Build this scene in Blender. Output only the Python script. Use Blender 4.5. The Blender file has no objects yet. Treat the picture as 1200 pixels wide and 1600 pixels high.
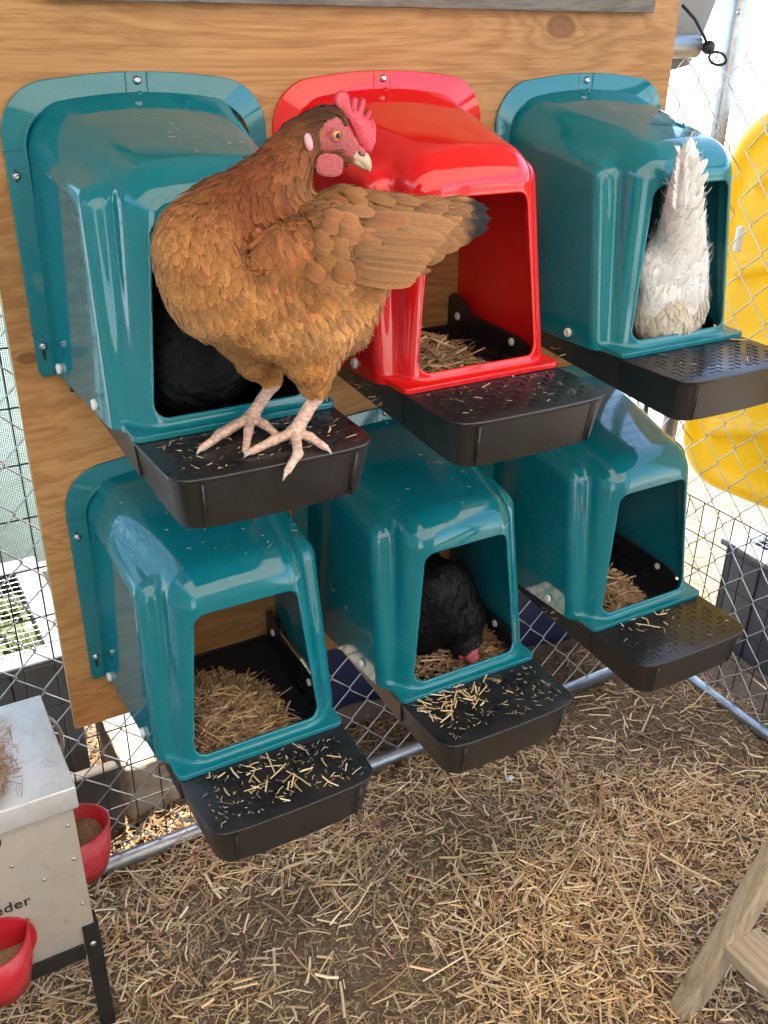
import bpy, bmesh, math, random
import numpy as np
from mathutils import Vector, Matrix
random.seed(7); rng = np.random.default_rng(11)
scene = bpy.context.scene
col = scene.collection
R = math.radians

# ------------------------------------------------------------------ camera, sky, sun, exposure
CAM = np.array([-0.41247, -1.42257, 0.46539]); CROT = (1.094857, -0.013224, -0.515037); FPX = 1484.47
cd = bpy.data.cameras.new('camera'); cam = bpy.data.objects.new('camera', cd); col.objects.link(cam)
cam.location = CAM; cam.rotation_euler = CROT
cd.sensor_fit = 'VERTICAL'; cd.sensor_height = 36.0; cd.lens = FPX / 1600 * 36.0
cd.clip_start = 0.02; cd.clip_end = 400
scene.camera = cam
SUN_EL, SUN_AZ = 77.0, 15.0          # sun stands behind the back fence, a little to the right
world = bpy.data.worlds.new('World'); scene.world = world; world.use_nodes = True
wn = world.node_tree.nodes; wl = world.node_tree.links
sky = wn.new('ShaderNodeTexSky'); sky.sky_type = 'NISHITA'; sky.sun_disc = False
sky.sun_elevation = R(SUN_EL); sky.sun_rotation = R(SUN_AZ); sky.dust_density = 1.0; sky.air_density = 1.0; sky.ozone_density = 1.0
bg = wn['Background']; bg.inputs[1].default_value = 0.15
wl.new(sky.outputs[0], bg.inputs[0])
sl = bpy.data.lights.new('sun', 'SUN'); sl.energy = 4.0; sl.angle = R(0.53); sl.color = (1.0, 0.95, 0.88)
sun = bpy.data.objects.new('sun', sl); col.objects.link(sun)
sdir = Vector((math.sin(R(SUN_AZ)) * math.cos(R(SUN_EL)), math.cos(R(SUN_AZ)) * math.cos(R(SUN_EL)), math.sin(R(SUN_EL))))
sun.rotation_euler = sdir.to_track_quat('Z', 'Y').to_euler(); sun.location = (0, 3, 6)
scene.view_settings.view_transform = 'Standard'; scene.view_settings.look = 'None'
scene.view_settings.exposure = 2.4; scene.view_settings.gamma = 1.0; scene.view_settings.use_curve_mapping = False
scene.render.engine = 'CYCLES'
scene.cycles.max_bounces = 10; scene.cycles.diffuse_bounces = 6; scene.cycles.glossy_bounces = 4
scene.cycles.transmission_bounces = 6; scene.cycles.transparent_max_bounces = 8
scene.cycles.caustics_reflective = False; scene.cycles.caustics_refractive = False
scene.cycles.sample_clamp_indirect = 6.0
scene.cycles.use_denoising = True
GZ = -1.10                           # ground level

# ------------------------------------------------------------------ helpers
_e = CROT
CR = np.array((Matrix.Rotation(_e[2], 3, 'Z') @ Matrix.Rotation(_e[1], 3, 'Y') @ Matrix.Rotation(_e[0], 3, 'X')))
def ray(u, v): return CR @ np.array([(u - 600) / FPX, -(v - 800) / FPX, -1.0])
def at(u, v, y): w = ray(u, v); return CAM + w * (y - CAM[1]) / w[1]       # photo measurement -> point at depth y
def atz(u, v, z): w = ray(u, v); return CAM + w * (z - CAM[2]) / w[2]
def atx(u, v, x): w = ray(u, v); return CAM + w * (x - CAM[0]) / w[0]

def tag(o, label=None, cat=None, group=None, kind=None):
    if label: o['label'] = label
    if cat: o['category'] = cat
    if group: o['group'] = group
    if kind: o['kind'] = kind
    return o
def empty(name, loc, label=None, cat=None, group=None):
    o = bpy.data.objects.new(name, None); col.objects.link(o); o.location = loc; o.empty_display_size = 0.05
    return tag(o, label, cat, group)
def link(name, me, mats, parent=None):
    o = bpy.data.objects.new(name, me); col.objects.link(o)
    for m in (mats if isinstance(mats, (list, tuple)) else [mats]): me.materials.append(m)
    if parent is not None: o.parent = parent
    return o
def copy_tree(o, parent=None):
    c = o.copy(); col.objects.link(c); c.parent = parent
    for ch in list(o.children): copy_tree(ch, c)
    return c
def np_mesh(name, V, F, smooth=True, colors=None, uv=None):
    """V (n,3); F (m,k) int array (all the same corner count)."""
    V = np.asarray(V, np.float32); F = np.asarray(F, np.int32); k = F.shape[1]
    me = bpy.data.meshes.new(name)
    me.vertices.add(len(V)); me.vertices.foreach_set('co', V.ravel())
    me.loops.add(F.size); me.loops.foreach_set('vertex_index', F.ravel())
    me.polygons.add(len(F)); me.polygons.foreach_set('loop_start', np.arange(0, F.size, k, dtype=np.int32))
    try: me.polygons.foreach_set('loop_total', np.full(len(F), k, np.int32))
    except Exception: pass
    me.update(calc_edges=True)
    me.polygons.foreach_set('use_smooth', np.full(len(F), smooth, bool))
    if colors is not None:
        a = me.color_attributes.new('Col', 'FLOAT_COLOR', 'POINT')
        C = np.ones((len(V), 4), np.float32); C[:, :3] = colors; a.data.foreach_set('color', C.ravel())
    if uv is not None:
        l = me.uv_layers.new(name='UVMap'); l.data.foreach_set('uv', np.asarray(uv, np.float32)[F.ravel()].ravel())
    me.validate(); me.update()
    return me

class MB:
    """collects primitive shapes in world space, builds one mesh"""
    def __init__(s): s.v = []; s.f = []; s.sm = []
    def add(s, V, F, smooth=False):
        b = len(s.v); s.v += [tuple(map(float, p)) for p in V]
        for f in F: s.f.append(tuple(int(b + i) for i in f)); s.sm.append(smooth)
        return s
    def box(s, lo, hi, M=None, taper=None):
        (x0, y0, z0), (x1, y1, z1) = lo, hi
        V = [(x0, y0, z0), (x1, y0, z0), (x1, y1, z0), (x0, y1, z0), (x0, y0, z1), (x1, y0, z1), (x1, y1, z1), (x0, y1, z1)]
        if M is not None: V = [M @ Vector(p) for p in V]
        return s.add(V, [(0, 3, 2, 1), (4, 5, 6, 7), (0, 1, 5, 4), (1, 2, 6, 5), (2, 3, 7, 6), (3, 0, 4, 7)])
    def tube(s, pts, r, n=8, caps=True, smooth=True):
        P = [Vector(p) for p in pts]; rr = r if isinstance(r, (list, tuple, np.ndarray)) else [r] * len(P)
        V = []; up = None
        for i, p in enumerate(P):
            t = (P[min(i + 1, len(P) - 1)] - P[max(i - 1, 0)]).normalized()
            if up is None:
                a = Vector((0, 0, 1)) if abs(t.z) < .9 else Vector((1, 0, 0)); up = (a - t * a.dot(t)).normalized()
            else:
                up = (up - t * up.dot(t)); up = up.normalized() if up.length > 1e-6 else t.orthogonal().normalized()
            q = t.cross(up)
            for j in range(n):
                a = 2 * math.pi * j / n; V.append(p + (up * math.cos(a) + q * math.sin(a)) * rr[i])
        F = []
        for i in range(len(P) - 1):
            for j in range(n):
                a, b = i * n + j, i * n + (j + 1) % n; F.append((a, b, b + n, a + n))
        if caps: F.append(tuple(range(n - 1, -1, -1))); F.append(tuple((len(P) - 1) * n + j for j in range(n)))
        return s.add(V, F, smooth)
    def lathe(s, prof, axis_o, axis_d, n=16, smooth=True):
        """prof: (radius, height) list along axis_d from axis_o"""
        d = Vector(axis_d).normalized(); u = d.orthogonal().normalized(); w = d.cross(u); o = Vector(axis_o)
        V = []
        for (r, h) in prof:
            for j in range(n):
                a = 2 * math.pi * j / n; V.append(o + d * h + (u * math.cos(a) + w * math.sin(a)) * r)
        F = []
        for i in range(len(prof) - 1):
            for j in range(n):
                a, b = i * n + j, i * n + (j + 1) % n; F.append((a, b, b + n, a + n))
        F.append(tuple(range(n - 1, -1, -1))); F.append(tuple((len(prof) - 1) * n + j for j in range(n)))
        return s.add(V, F, smooth)
    def prism(s, poly, fn, h0, h1, smooth=False):
        """poly 2-D ring; fn(a,b,h) -> point"""
        n = len(poly); V = [fn(a, b, h0) for a, b in poly] + [fn(a, b, h1) for a, b in poly]
        F = [tuple(range(n - 1, -1, -1)), tuple(range(n, 2 * n))] + [(i, (i + 1) % n, n + (i + 1) % n, n + i) for i in range(n)]
        return s.add(V, F, smooth)
    def build(s, name, mat, parent=None, bevel=0, segs=2, angle=None):
        me = bpy.data.meshes.new(name)
        off = parent_world(parent)
        me.from_pydata([(x - off[0], y - off[1], z - off[2]) for x, y, z in s.v], [], s.f)
        bm = bmesh.new(); bm.from_mesh(me)
        for f, q in zip(bm.faces, s.sm): f.smooth = q
        bmesh.ops.recalc_face_normals(bm, faces=bm.faces)
        if bevel:
            es = [e for e in bm.edges if len(e.link_faces) == 2 and e.calc_face_angle(0) > R(angle or 35)]
            bmesh.ops.bevel(bm, geom=es, offset=bevel, segments=segs, profile=.5, affect='EDGES', clamp_overlap=True)
            for f in bm.faces: f.smooth = True
        bm.to_mesh(me); bm.free()
        if bevel:
            try: me.set_sharp_from_angle(angle=R(50))
            except Exception: pass
        return link(name, me, mat, parent)
def parent_world(p):
    o = np.zeros(3)
    while p is not None: o = o + np.array(p.location); p = p.parent
    return o

# ---- implicit surfaces (surface nets)
def smin(a, b, k):
    h = np.maximum(k - np.abs(a - b), 0) / k; return np.minimum(a, b) - h * h * k * .25
def smax(a, b, k): return -smin(-a, -b, k)
def rmax(r, *pl):
    u = [p + r for p in pl]; m = u[0]
    for q in u[1:]: m = np.maximum(m, q)
    s = sum(np.maximum(q, 0) ** 2 for q in u)
    return np.sqrt(s) + np.minimum(m, 0) - r
def surface_nets(F, lo, hi, h, newton=3):
    lo = np.array(lo, float); hi = np.array(hi, float); n = np.ceil((hi - lo) / h).astype(int) + 1
    ax = [(lo[i] + h * np.arange(n[i])).astype(np.float32) for i in range(3)]
    X, Y, Z = np.meshgrid(*ax, indexing='ij', sparse=True)
    v = np.broadcast_to(F(X, Y, Z), n).astype(np.float32); s = v < 0
    c = np.zeros(n - 1, np.int8)
    for i in (0, 1):
        for j in (0, 1):
            for k in (0, 1): c += s[i:n[0] - 1 + i, j:n[1] - 1 + j, k:n[2] - 1 + k]
    act = (c > 0) & (c < 8); I = np.argwhere(act); idx = np.full(act.shape, -1, np.int64); idx[act] = np.arange(len(I))
    cor = [(i, j, k) for i in (0, 1) for j in (0, 1) for k in (0, 1)]
    val = {q: v[I[:, 0] + q[0], I[:, 1] + q[1], I[:, 2] + q[2]] for q in cor}
    acc = np.zeros((len(I), 3)); cnt = np.zeros(len(I))
    for a in cor:
        for d in range(3):
            if a[d] == 0:
                b = list(a); b[d] = 1; b = tuple(b); va, vb = val[a], val[b]; m = (va < 0) != (vb < 0)
                t = np.where(m, va / np.where(m, va - vb, 1), 0)
                p = np.array(a, float)[None] + t[:, None] * (np.array(b) - np.array(a))[None]
                acc += p * m[:, None]; cnt += m
    P = lo + h * (I + acc / cnt[:, None])
    fs = []
    for d in range(3):
        e1, e2 = (d + 1) % 3, (d + 2) % 3
        A = [slice(None)] * 3; B = [slice(None)] * 3; A[d] = slice(0, n[d] - 1); B[d] = slice(1, n[d])
        sa, sb = s[tuple(A)], s[tuple(B)]
        E_ = np.argwhere(sa != sb); ok = (E_[:, e1] >= 1) & (E_[:, e2] >= 1) & (E_[:, e1] < n[e1] - 1) & (E_[:, e2] < n[e2] - 1)
        E_ = E_[ok]; ins = sa[tuple(E_.T)]
        q = []
        for (o1, o2) in ((-1, -1), (0, -1), (0, 0), (-1, 0)):
            C_ = E_.copy(); C_[:, e1] += o1; C_[:, e2] += o2; q.append(idx[tuple(C_.T)])
        q = np.stack(q, 1); q[~ins] = q[~ins][:, ::-1]; fs.append(q)
    Q = np.concatenate(fs)
    eps = h * .2
    def grad(P):
        g = np.zeros_like(P)
        for d in range(3):
            e = np.zeros(3); e[d] = eps
            g[:, d] = (F(*(P + e).T) - F(*(P - e).T)) / (2 * eps)
        return g
    for _ in range(newton):
        f = F(*P.T); g = grad(P); st = (f / np.maximum((g * g).sum(1), .05))[:, None] * g
        P = P - np.clip(st, -h * .4, h * .4)
    g = grad(P); N = g / np.maximum(np.linalg.norm(g, axis=1, keepdims=True), 1e-9)
    return P, Q, N

# ------------------------------------------------------------------ materials
def new_mat(name):
    m = bpy.data.materials.new(name); m.use_nodes = True
    return m, m.node_tree.nodes, m.node_tree.links, m.node_tree.nodes['Principled BSDF']
def setp(b, **k):
    names = dict(rough='Roughness', metal='Metallic', spec='Specular IOR Level', coat='Coat Weight', coatr='Coat Roughness', sheen='Sheen Weight', sss='Subsurface Weight')
    for q, v in k.items(): b.inputs[names[q]].default_value = v
def tex(N, L, kind, scale, detail=4, rough=.55, vec=None, dist=0):
    t = N.new('ShaderNodeTexNoise' if kind == 'n' else 'ShaderNodeTexVoronoi'); t.inputs['Scale'].default_value = scale
    if kind == 'n': t.inputs['Detail'].default_value = detail; t.inputs['Roughness'].default_value = rough; t.inputs['Distortion'].default_value = dist
    if vec is not None: L.new(vec, t.inputs['Vector'])
    return t
def ramp(N, L, fac, stops):
    r = N.new('ShaderNodeValToRGB'); e = r.color_ramp.elements
    while len(e) < len(stops): e.new(.5)
    for q, (p, c) in zip(e, stops): q.position = p; q.color = (*c, 1) if len(c) == 3 else c
    L.new(fac, r.inputs[0]); return r
def mapping(N, L, scale=(1, 1, 1), rot=(0, 0, 0), loc=(0, 0, 0), src='Object'):
    tc = N.new('ShaderNodeTexCoord'); mp = N.new('ShaderNodeMapping'); L.new(tc.outputs[src], mp.inputs[0])
    mp.inputs['Scale'].default_value = scale; mp.inputs['Rotation'].default_value = rot; mp.inputs['Location'].default_value = loc
    return mp.outputs[0]
def mix(N, L, fac, a, b, blend='MIX'):
    m = N.new('ShaderNodeMix'); m.data_type = 'RGBA'; m.blend_type = blend
    for s, v in ((m.inputs[0], fac), (m.inputs[6], a), (m.inputs[7], b)):
        if hasattr(v, 'links') or hasattr(v, 'is_output'): L.new(v, s)
        else: s.default_value = v if isinstance(v, (int, float)) else (*v, 1)
    return m.outputs[2]
def math_(N, L, op, a, b=None):
    m = N.new('ShaderNodeMath'); m.operation = op
    for s, v in ((m.inputs[0], a), (m.inputs[1], b)):
        if v is None: continue
        if isinstance(v, (int, float)): s.default_value = v
        else: L.new(v, s)
    return m.outputs[0]
def bump(N, L, b, h, strength=.3, dist=.002):
    n = N.new('ShaderNodeBump'); n.inputs['Strength'].default_value = strength; n.inputs['Distance'].default_value = dist
    L.new(h, n.inputs['Height']); L.new(n.outputs[0], b.inputs['Normal']); return n

def plastic(name, c, rough=.22, dust=.25, dustc=(.3, .27, .22), spec=.6):
    m, N, L, b = new_mat(name)
    v = mapping(N, L)
    n1 = tex(N, L, 'n', 9, 6, .65, v); n2 = tex(N, L, 'n', 160, 3, .6, v)
    dirt_or_reflection = ramp(N, L, math_(N, L, 'MULTIPLY', n1.outputs[0], n2.outputs[0]), [(.25, (0, 0, 0)), (.5, (dust, dust, dust))])
    c2 = mix(N, L, n1.outputs[0], tuple(x * .88 for x in c), tuple(min(1, x * 1.1) for x in c))
    L.new(mix(N, L, dirt_or_reflection.outputs[0], c2, dustc), b.inputs['Base Color'])
    rr = ramp(N, L, n1.outputs[0], [(.3, (rough * .75,) * 3), (.75, (rough * 1.35,) * 3)])
    L.new(math_(N, L, 'ADD', rr.outputs[0], math_(N, L, 'MULTIPLY', dirt_or_reflection.outputs[0], .6)), b.inputs['Roughness'])
    n3 = tex(N, L, 'n', 7, 1, .4, v); bump(N, L, b, n3.outputs[0], .05, .004)
    setp(b, spec=spec)
    return m
def simple(name, c, rough=.6, metal=0, var=.25, scale=20, bs=.2, bd=.002, spec=.5):
    m, N, L, b = new_mat(name); v = mapping(N, L)
    n = tex(N, L, 'n', scale, 6, .65, v)
    r = ramp(N, L, n.outputs[0], [(.25, tuple(x * (1 - var) for x in c)), (.75, tuple(min(1, x * (1 + var)) for x in c))])
    L.new(r.outputs[0], b.inputs['Base Color']); setp(b, rough=rough, metal=metal, spec=spec)
    if bs: bump(N, L, b, n.outputs[0], bs, bd)
    return m
def wood(name, dark, mid, light, axis='x', grain=1.0, rough=.65, knots=()):
    m, N, L, b = new_mat(name)
    tc = N.new('ShaderNodeTexCoord'); sep = N.new('ShaderNodeSeparateXYZ'); L.new(tc.outputs['Object'], sep.inputs[0])
    ax = {'x': 0, 'y': 1, 'z': 2}[axis]
    sc = [5.5 * grain] * 3; sc[ax] = .9 * grain
    v1 = mapping(N, L, tuple(sc)); sc2 = [130 * grain] * 3; sc2[ax] = 3.0 * grain; v2 = mapping(N, L, tuple(sc2))
    n1 = tex(N, L, 'n', 1.0, 5, .62, v1, 1.6)
    # cathedral figure: contour bands of a stretched noise, bent round the knots
    h = n1.outputs[0]
    kn = None
    for (kx, kz, kr) in knots:
        dx = math_(N, L, 'MULTIPLY', math_(N, L, 'SUBTRACT', sep.outputs[0], kx), .55); dz = math_(N, L, 'SUBTRACT', sep.outputs[2], kz)
        d = math_(N, L, 'SQRT', math_(N, L, 'ADD', math_(N, L, 'MULTIPLY', dx, dx), math_(N, L, 'MULTIPLY', dz, dz)))
        g = math_(N, L, 'POWER', 2.718, math_(N, L, 'MULTIPLY', d, -1 / (kr * 1.6)))
        h = math_(N, L, 'ADD', h, math_(N, L, 'MULTIPLY', g, .55))
        rad = ramp(N, L, d, [(kr * .40, (.75, .75, .75)), (kr * .50, (1, 1, 1)), (kr * .58, (0, 0, 0))]).outputs[0]
        kn = rad if kn is None else math_(N, L, 'MAXIMUM', kn, rad)
    fr = math_(N, L, 'FRACT', math_(N, L, 'MULTIPLY', h, 9.0))
    band = ramp(N, L, fr, [(0, mid), (.25, light), (.6, mid), (.86, dark), (1.0, mid)])
    n2 = tex(N, L, 'n', 1.0, 5, .7, v2)
    fib = ramp(N, L, n2.outputs[0], [(.3, (.76, .72, .67)), (.6, (1, 1, 1))])
    n3 = tex(N, L, 'n', 1.6, 3, .5, mapping(N, L))
    big = mix(N, L, .5, band.outputs[0], mid)
    tone = ramp(N, L, n3.outputs[0], [(.3, (.82, .78, .74)), (.7, (1.1, 1.08, 1.04))])
    c = mix(N, L, 1.0, mix(N, L, 1.0, big, fib.outputs[0], 'MULTIPLY'), tone.outputs[0], 'MULTIPLY')
    po = [420 * grain] * 3; po[ax] = 11 * grain; n5 = tex(N, L, 'n', 1.0, 2, .5, mapping(N, L, tuple(po)))
    c = mix(N, L, ramp(N, L, n5.outputs[0], [(.60, (0, 0, 0)), (.72, (.55, .55, .55))]).outputs[0], c, tuple(x * .55 for x in dark))
    if kn is not None: c = mix(N, L, kn, c, (.17, .065, .024))
    # weather stains
    n4 = tex(N, L, 'n', 5, 6, .7, mapping(N, L, (1, 1, 1.6)))
    st = ramp(N, L, n4.outputs[0], [(.6, (0, 0, 0)), (.8, (.35, .35, .35))])
    c = mix(N, L, st.outputs[0], c, tuple(x * .45 for x in dark))
    L.new(c, b.inputs['Base Color']); setp(b, rough=rough, spec=.3)
    bump(N, L, b, math_(N, L, 'ADD', n2.outputs[0], math_(N, L, 'MULTIPLY', fr, .3)), .35, .0015)
    return m
def attr_mat(name, rough=.6, spec=.3, sheen=0, barbs=False, trans=0):
    m, N, L, b = new_mat(name)
    a = N.new('ShaderNodeAttribute'); a.attribute_name = 'Col'
    c = a.outputs['Color']
    if barbs:
        uvn = N.new('ShaderNodeUVMap'); sp = N.new('ShaderNodeSeparateXYZ'); L.new(uvn.outputs[0], sp.inputs[0])
        au = math_(N, L, 'ABSOLUTE', math_(N, L, 'SUBTRACT', sp.outputs[0], .5))
        ph = math_(N, L, 'SUBTRACT', math_(N, L, 'MULTIPLY', sp.outputs[1], 34.0), math_(N, L, 'MULTIPLY', au, 26.0))
        w = math_(N, L, 'SINE', math_(N, L, 'MULTIPLY', ph, 6.283))
        nz = tex(N, L, 'n', 220, 3, .6, mapping(N, L))
        k = math_(N, L, 'ADD', math_(N, L, 'MULTIPLY', w, .10), math_(N, L, 'ADD', math_(N, L, 'MULTIPLY', nz.outputs[0], .5), .72))
        cm = N.new('ShaderNodeCombineXYZ')
        for i in range(3): L.new(k, cm.inputs[i])
        c = mix(N, L, 1.0, c, cm.outputs[0], 'MULTIPLY')
        bump(N, L, b, w, .25, .0006)
    L.new(c, b.inputs['Base Color']); setp(b, rough=rough, spec=spec, sheen=sheen)
    if trans:
        t = N.new('ShaderNodeBsdfTranslucent'); L.new(c, t.inputs[0]); mx = N.new('ShaderNodeMixShader'); mx.inputs[0].default_value = trans
        L.new(b.outputs[0], mx.inputs[1]); L.new(t.outputs[0], mx.inputs[2]); L.new(mx.outputs[0], N['Material Output'].inputs[0])
    return m

M = {}
M['teal'] = plastic('teal_plastic', (.004, .165, .195), .055, .11)
M['red'] = plastic('red_plastic', (.74, .010, .010), .06, .07, (.5, .2, .15))
M['cup_red'] = plastic('red_cup_plastic', (.50, .012, .022), .38, .35, (.55, .3, .28))
M['black'] = plastic('black_plastic', (.014, .0138, .0142), .30, .26, (.10, .085, .07))
M['mat'] = simple('dark_mat', (.010, .013, .018), .55, 0, .3, 90)
M['white_plastic'] = simple('white_plastic', (.78, .77, .74), .35, 0, .06, 60, .05)
M['steel'] = simple('steel', (.55, .55, .54), .28, 1.0, .15, 90, .05)
M['ply'] = wood('plywood', (.33, .145, .050), (.475, .238, .088), (.60, .34, .145), 'x', 1.0, .55, knots=((.737, .462, .030), (-.165, -.28, .018), (-.20, .02, .02)))
M['ply_edge'] = simple('plywood_edge', (.55, .38, .18), .8, 0, .35, 60)
M['grey_wood'] = wood('weathered_board', (.10, .09, .08), (.20, .185, .17), (.30, .28, .26), 'x', 1.2, .8)
M['pale_wood'] = wood('pale_lumber', (.36, .25, .155), (.54, .42, .29), (.66, .54, .40), 'z', 1.1, .75)
M['pale_wood_y'] = wood('pale_lumber_rung', (.36, .25, .155), (.54, .42, .29), (.66, .54, .40), 'y', 1.1, .75)
M['straw'] = attr_mat('straw', .55, .35)
M['feather'] = attr_mat('feather', .60, .22, .06, True, .12)
M['soft_feather'] = attr_mat('soft_feather', .75, .2, .4, True, .15)
M['wire'] = simple('galvanised_wire', (.52, .52, .51), .38, 1.0, .2, 60, .05)
M['pipe'] = simple('galvanised_pipe', (.42, .42, .42), .42, .9, .35, 25, .15)
M['dark_wire'] = simple('black_coated_wire', (.015, .015, .016), .5, 0, .3, 60, 0)
M['planter'] = simple('grey_resin', (.085, .09, .097), .55, 0, .2, 14, .2)
M['rubber'] = simple('black_rubber', (.012, .012, .012), .45, 0, .2, 50, .1)
M['navy'] = simple('navy_plastic', (.016, .022, .060), .42, 0, .35, 6, .3, .01)
M['stone'] = simple('concrete', (.34, .28, .21), .9, 0, .4, 28, .6, .006)
M['angle_iron'] = simple('black_painted_steel', (.015, .014, .013), .45, 0, .6, 18, .3)
M['ink'] = simple('black_print', (.012, .012, .014), .6, 0, .2, 80, 0)

def galv(name, dirt_or_reflection=1.0):
    m, N, L, b = new_mat(name); v = mapping(N, L)
    vo = tex(N, L, 'v', 55, vec=v); n = tex(N, L, 'n', 7, 6, .7, v)
    sp = ramp(N, L, vo.outputs['Color'], [(.2, (.57, .56, .54)), (.8, (.63, .62, .60))])
    gr = ramp(N, L, n.outputs[0], [(.25, (.45, .45, .45)), (.60, (.9, .9, .9))])
    sc = tex(N, L, 'n', 1.0, 4, .7, mapping(N, L, (240, 240, 9), (.3, .5, .2))); st = tex(N, L, 'n', 26, 6, .75, v)
    c0 = mix(N, L, math_(N, L, 'MULTIPLY', gr.outputs[0], dirt_or_reflection), sp.outputs[0], (.42, .34, .24))  # tan share paints the reflected straw into the sheet's colour
    c0 = mix(N, L, ramp(N, L, sc.outputs[0], [(.66, (0, 0, 0)), (.72, (.5, .5, .5))]).outputs[0], c0, (.68, .66, .62))
    c0 = mix(N, L, ramp(N, L, st.outputs[0], [(.58, (0, 0, 0)), (.72, (.6, .6, .6))]).outputs[0], c0, (.20, .145, .09))
    L.new(c0, b.inputs['Base Color'])
    L.new(ramp(N, L, n.outputs[0], [(.3, (.30,) * 3), (.7, (.58,) * 3)]).outputs[0], b.inputs['Roughness'])
    L.new(ramp(N, L, n.outputs[0], [(.30, (.45,) * 3), (.60, (.10,) * 3)]).outputs[0], b.inputs['Metallic'])
    bump(N, L, b, n.outputs[0], .15, .003); return m
M['galv'] = galv('galvanised_sheet'); M['galv_lid'] = galv('galvanised_lid', .25)
def yellow():
    m, N, L, b = new_mat('yellow_plastic'); v = mapping(N, L)
    n = tex(N, L, 'n', 6, 6, .7, v); n2 = tex(N, L, 'n', 70, 4, .7, v)
    d = ramp(N, L, math_(N, L, 'MULTIPLY', n.outputs[0], n2.outputs[0]), [(.30, (0, 0, 0)), (.42, (.7, .7, .7))])
    L.new(mix(N, L, d.outputs[0], (.84, .58, .015), (.50, .28, .03)), b.inputs['Base Color']); setp(b, rough=.38)
    bump(N, L, b, n.outputs[0], .15, .01)
    t = N.new('ShaderNodeBsdfTranslucent'); t.inputs[0].default_value = (.82, .60, .03, 1); mx = N.new('ShaderNodeMixShader'); mx.inputs[0].default_value = .45
    L.new(b.outputs[0], mx.inputs[1]); L.new(t.outputs[0], mx.inputs[2]); L.new(mx.outputs[0], N['Material Output'].inputs[0])
    return m
M['yellow'] = yellow()
def cloth(name, c, trans, tc, rough=.6, scale=6, weave=0):
    m, N, L, b = new_mat(name); v = mapping(N, L); n = tex(N, L, 'n', scale, 5, .6, v)
    L.new(ramp(N, L, n.outputs[0], [(.3, tuple(x * .85 for x in c)), (.7, c)]).outputs[0], b.inputs['Base Color']); setp(b, rough=rough)
    t = N.new('ShaderNodeBsdfTranslucent'); t.inputs[0].default_value = (*tc, 1); mx = N.new('ShaderNodeMixShader'); mx.inputs[0].default_value = trans
    L.new(b.outputs[0], mx.inputs[1]); L.new(t.outputs[0], mx.inputs[2])
    out = mx.outputs[0]
    if weave:
        tr = N.new('ShaderNodeBsdfTransparent'); w1 = N.new('ShaderNodeTexWave'); w1.inputs['Scale'].default_value = weave; w1.bands_direction = 'X'; L.new(v, w1.inputs[0])
        w2 = N.new('ShaderNodeTexWave'); w2.inputs['Scale'].default_value = weave; w2.bands_direction = 'Z'; L.new(v, w2.inputs[0])
        hole = math_(N, L, 'GREATER_THAN', math_(N, L, 'MULTIPLY', w1.outputs[1], w2.outputs[1]), .72)
        m2 = N.new('ShaderNodeMixShader'); L.new(hole, m2.inputs[0]); L.new(out, m2.inputs[1]); L.new(tr.outputs[0], m2.inputs[2]); out = m2.outputs[0]
    L.new(out, N['Material Output'].inputs[0]); return m
M['canopy'] = cloth('white_canopy', (.62, .60, .56), .74, (.80, .75, .66), .6, 3)
M['tarp'] = cloth('silver_tarp', (.38, .37, .36), .25, (.4, .38, .34), .45, 8)
M['shade'] = cloth('green_netting', (.115, .20, .165), .40, (.13, .22, .18), .7, 6, 60)

def ground_mat():
    m, N, L, b = new_mat('soil_and_yard'); v = mapping(N, L)
    n1 = tex(N, L, 'n', 3.2, 6, .65, v); n2 = tex(N, L, 'n', 60, 6, .7, v); n3 = tex(N, L, 'n', 11, 5, .6, v)
    soil = ramp(N, L, n1.outputs[0], [(.3, (.07, .044, .026)), (.5, (.16, .105, .062)), (.75, (.27, .185, .11))])
    soil2 = mix(N, L, .6, soil.outputs[0], ramp(N, L, n2.outputs[0], [(.3, (.06, .04, .025)), (.7, (.27, .20, .125))]).outputs[0])
    yard = ramp(N, L, n2.outputs[0], [(.3, (.15, .105, .068)), (.55, (.24, .18, .125)), (.75, (.34, .27, .20))])
    far = ramp(N, L, n3.outputs[0], [(.25, (.36, .32, .27)), (.5, (.58, .56, .52))])
    tc = N.new('ShaderNodeTexCoord'); sp = N.new('ShaderNodeSeparateXYZ'); L.new(tc.outputs['Object'], sp.inputs[0])
    wob = math_(N, L, 'MULTIPLY', math_(N, L, 'SUBTRACT', n3.outputs[0], .5), .25)
    # the pen's trodden soil ends at its fences; pale gravel yard beyond
    mx = math_(N, L, 'MAXIMUM', math_(N, L, 'SUBTRACT', sp.outputs[0], 1.42), math_(N, L, 'SUBTRACT', sp.outputs[1], .35))
    mx = math_(N, L, 'MAXIMUM', mx, math_(N, L, 'SUBTRACT', -1.35, sp.outputs[0]))
    k = ramp(N, L, math_(N, L, 'ADD', math_(N, L, 'MULTIPLY', math_(N, L, 'ADD', mx, wob), 3.0), .5), [(.4, (0, 0, 0)), (.6, (1, 1, 1))])
    k2 = ramp(N, L, math_(N, L, 'MULTIPLY', math_(N, L, 'ADD', mx, math_(N, L, 'MULTIPLY', wob, 4)), .25), [(.25, (0, 0, 0)), (.6, (1, 1, 1))])
    y2 = mix(N, L, k2.outputs[0], yard.outputs[0], far.outputs[0])
    L.new(mix(N, L, k.outputs[0], soil2, y2), b.inputs['Base Color']); setp(b, rough=.95, spec=.2)
    bump(N, L, b, math_(N, L, 'ADD', n2.outputs[0], n3.outputs[0]), .7, .012); return m
M['ground'] = ground_mat()

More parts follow.
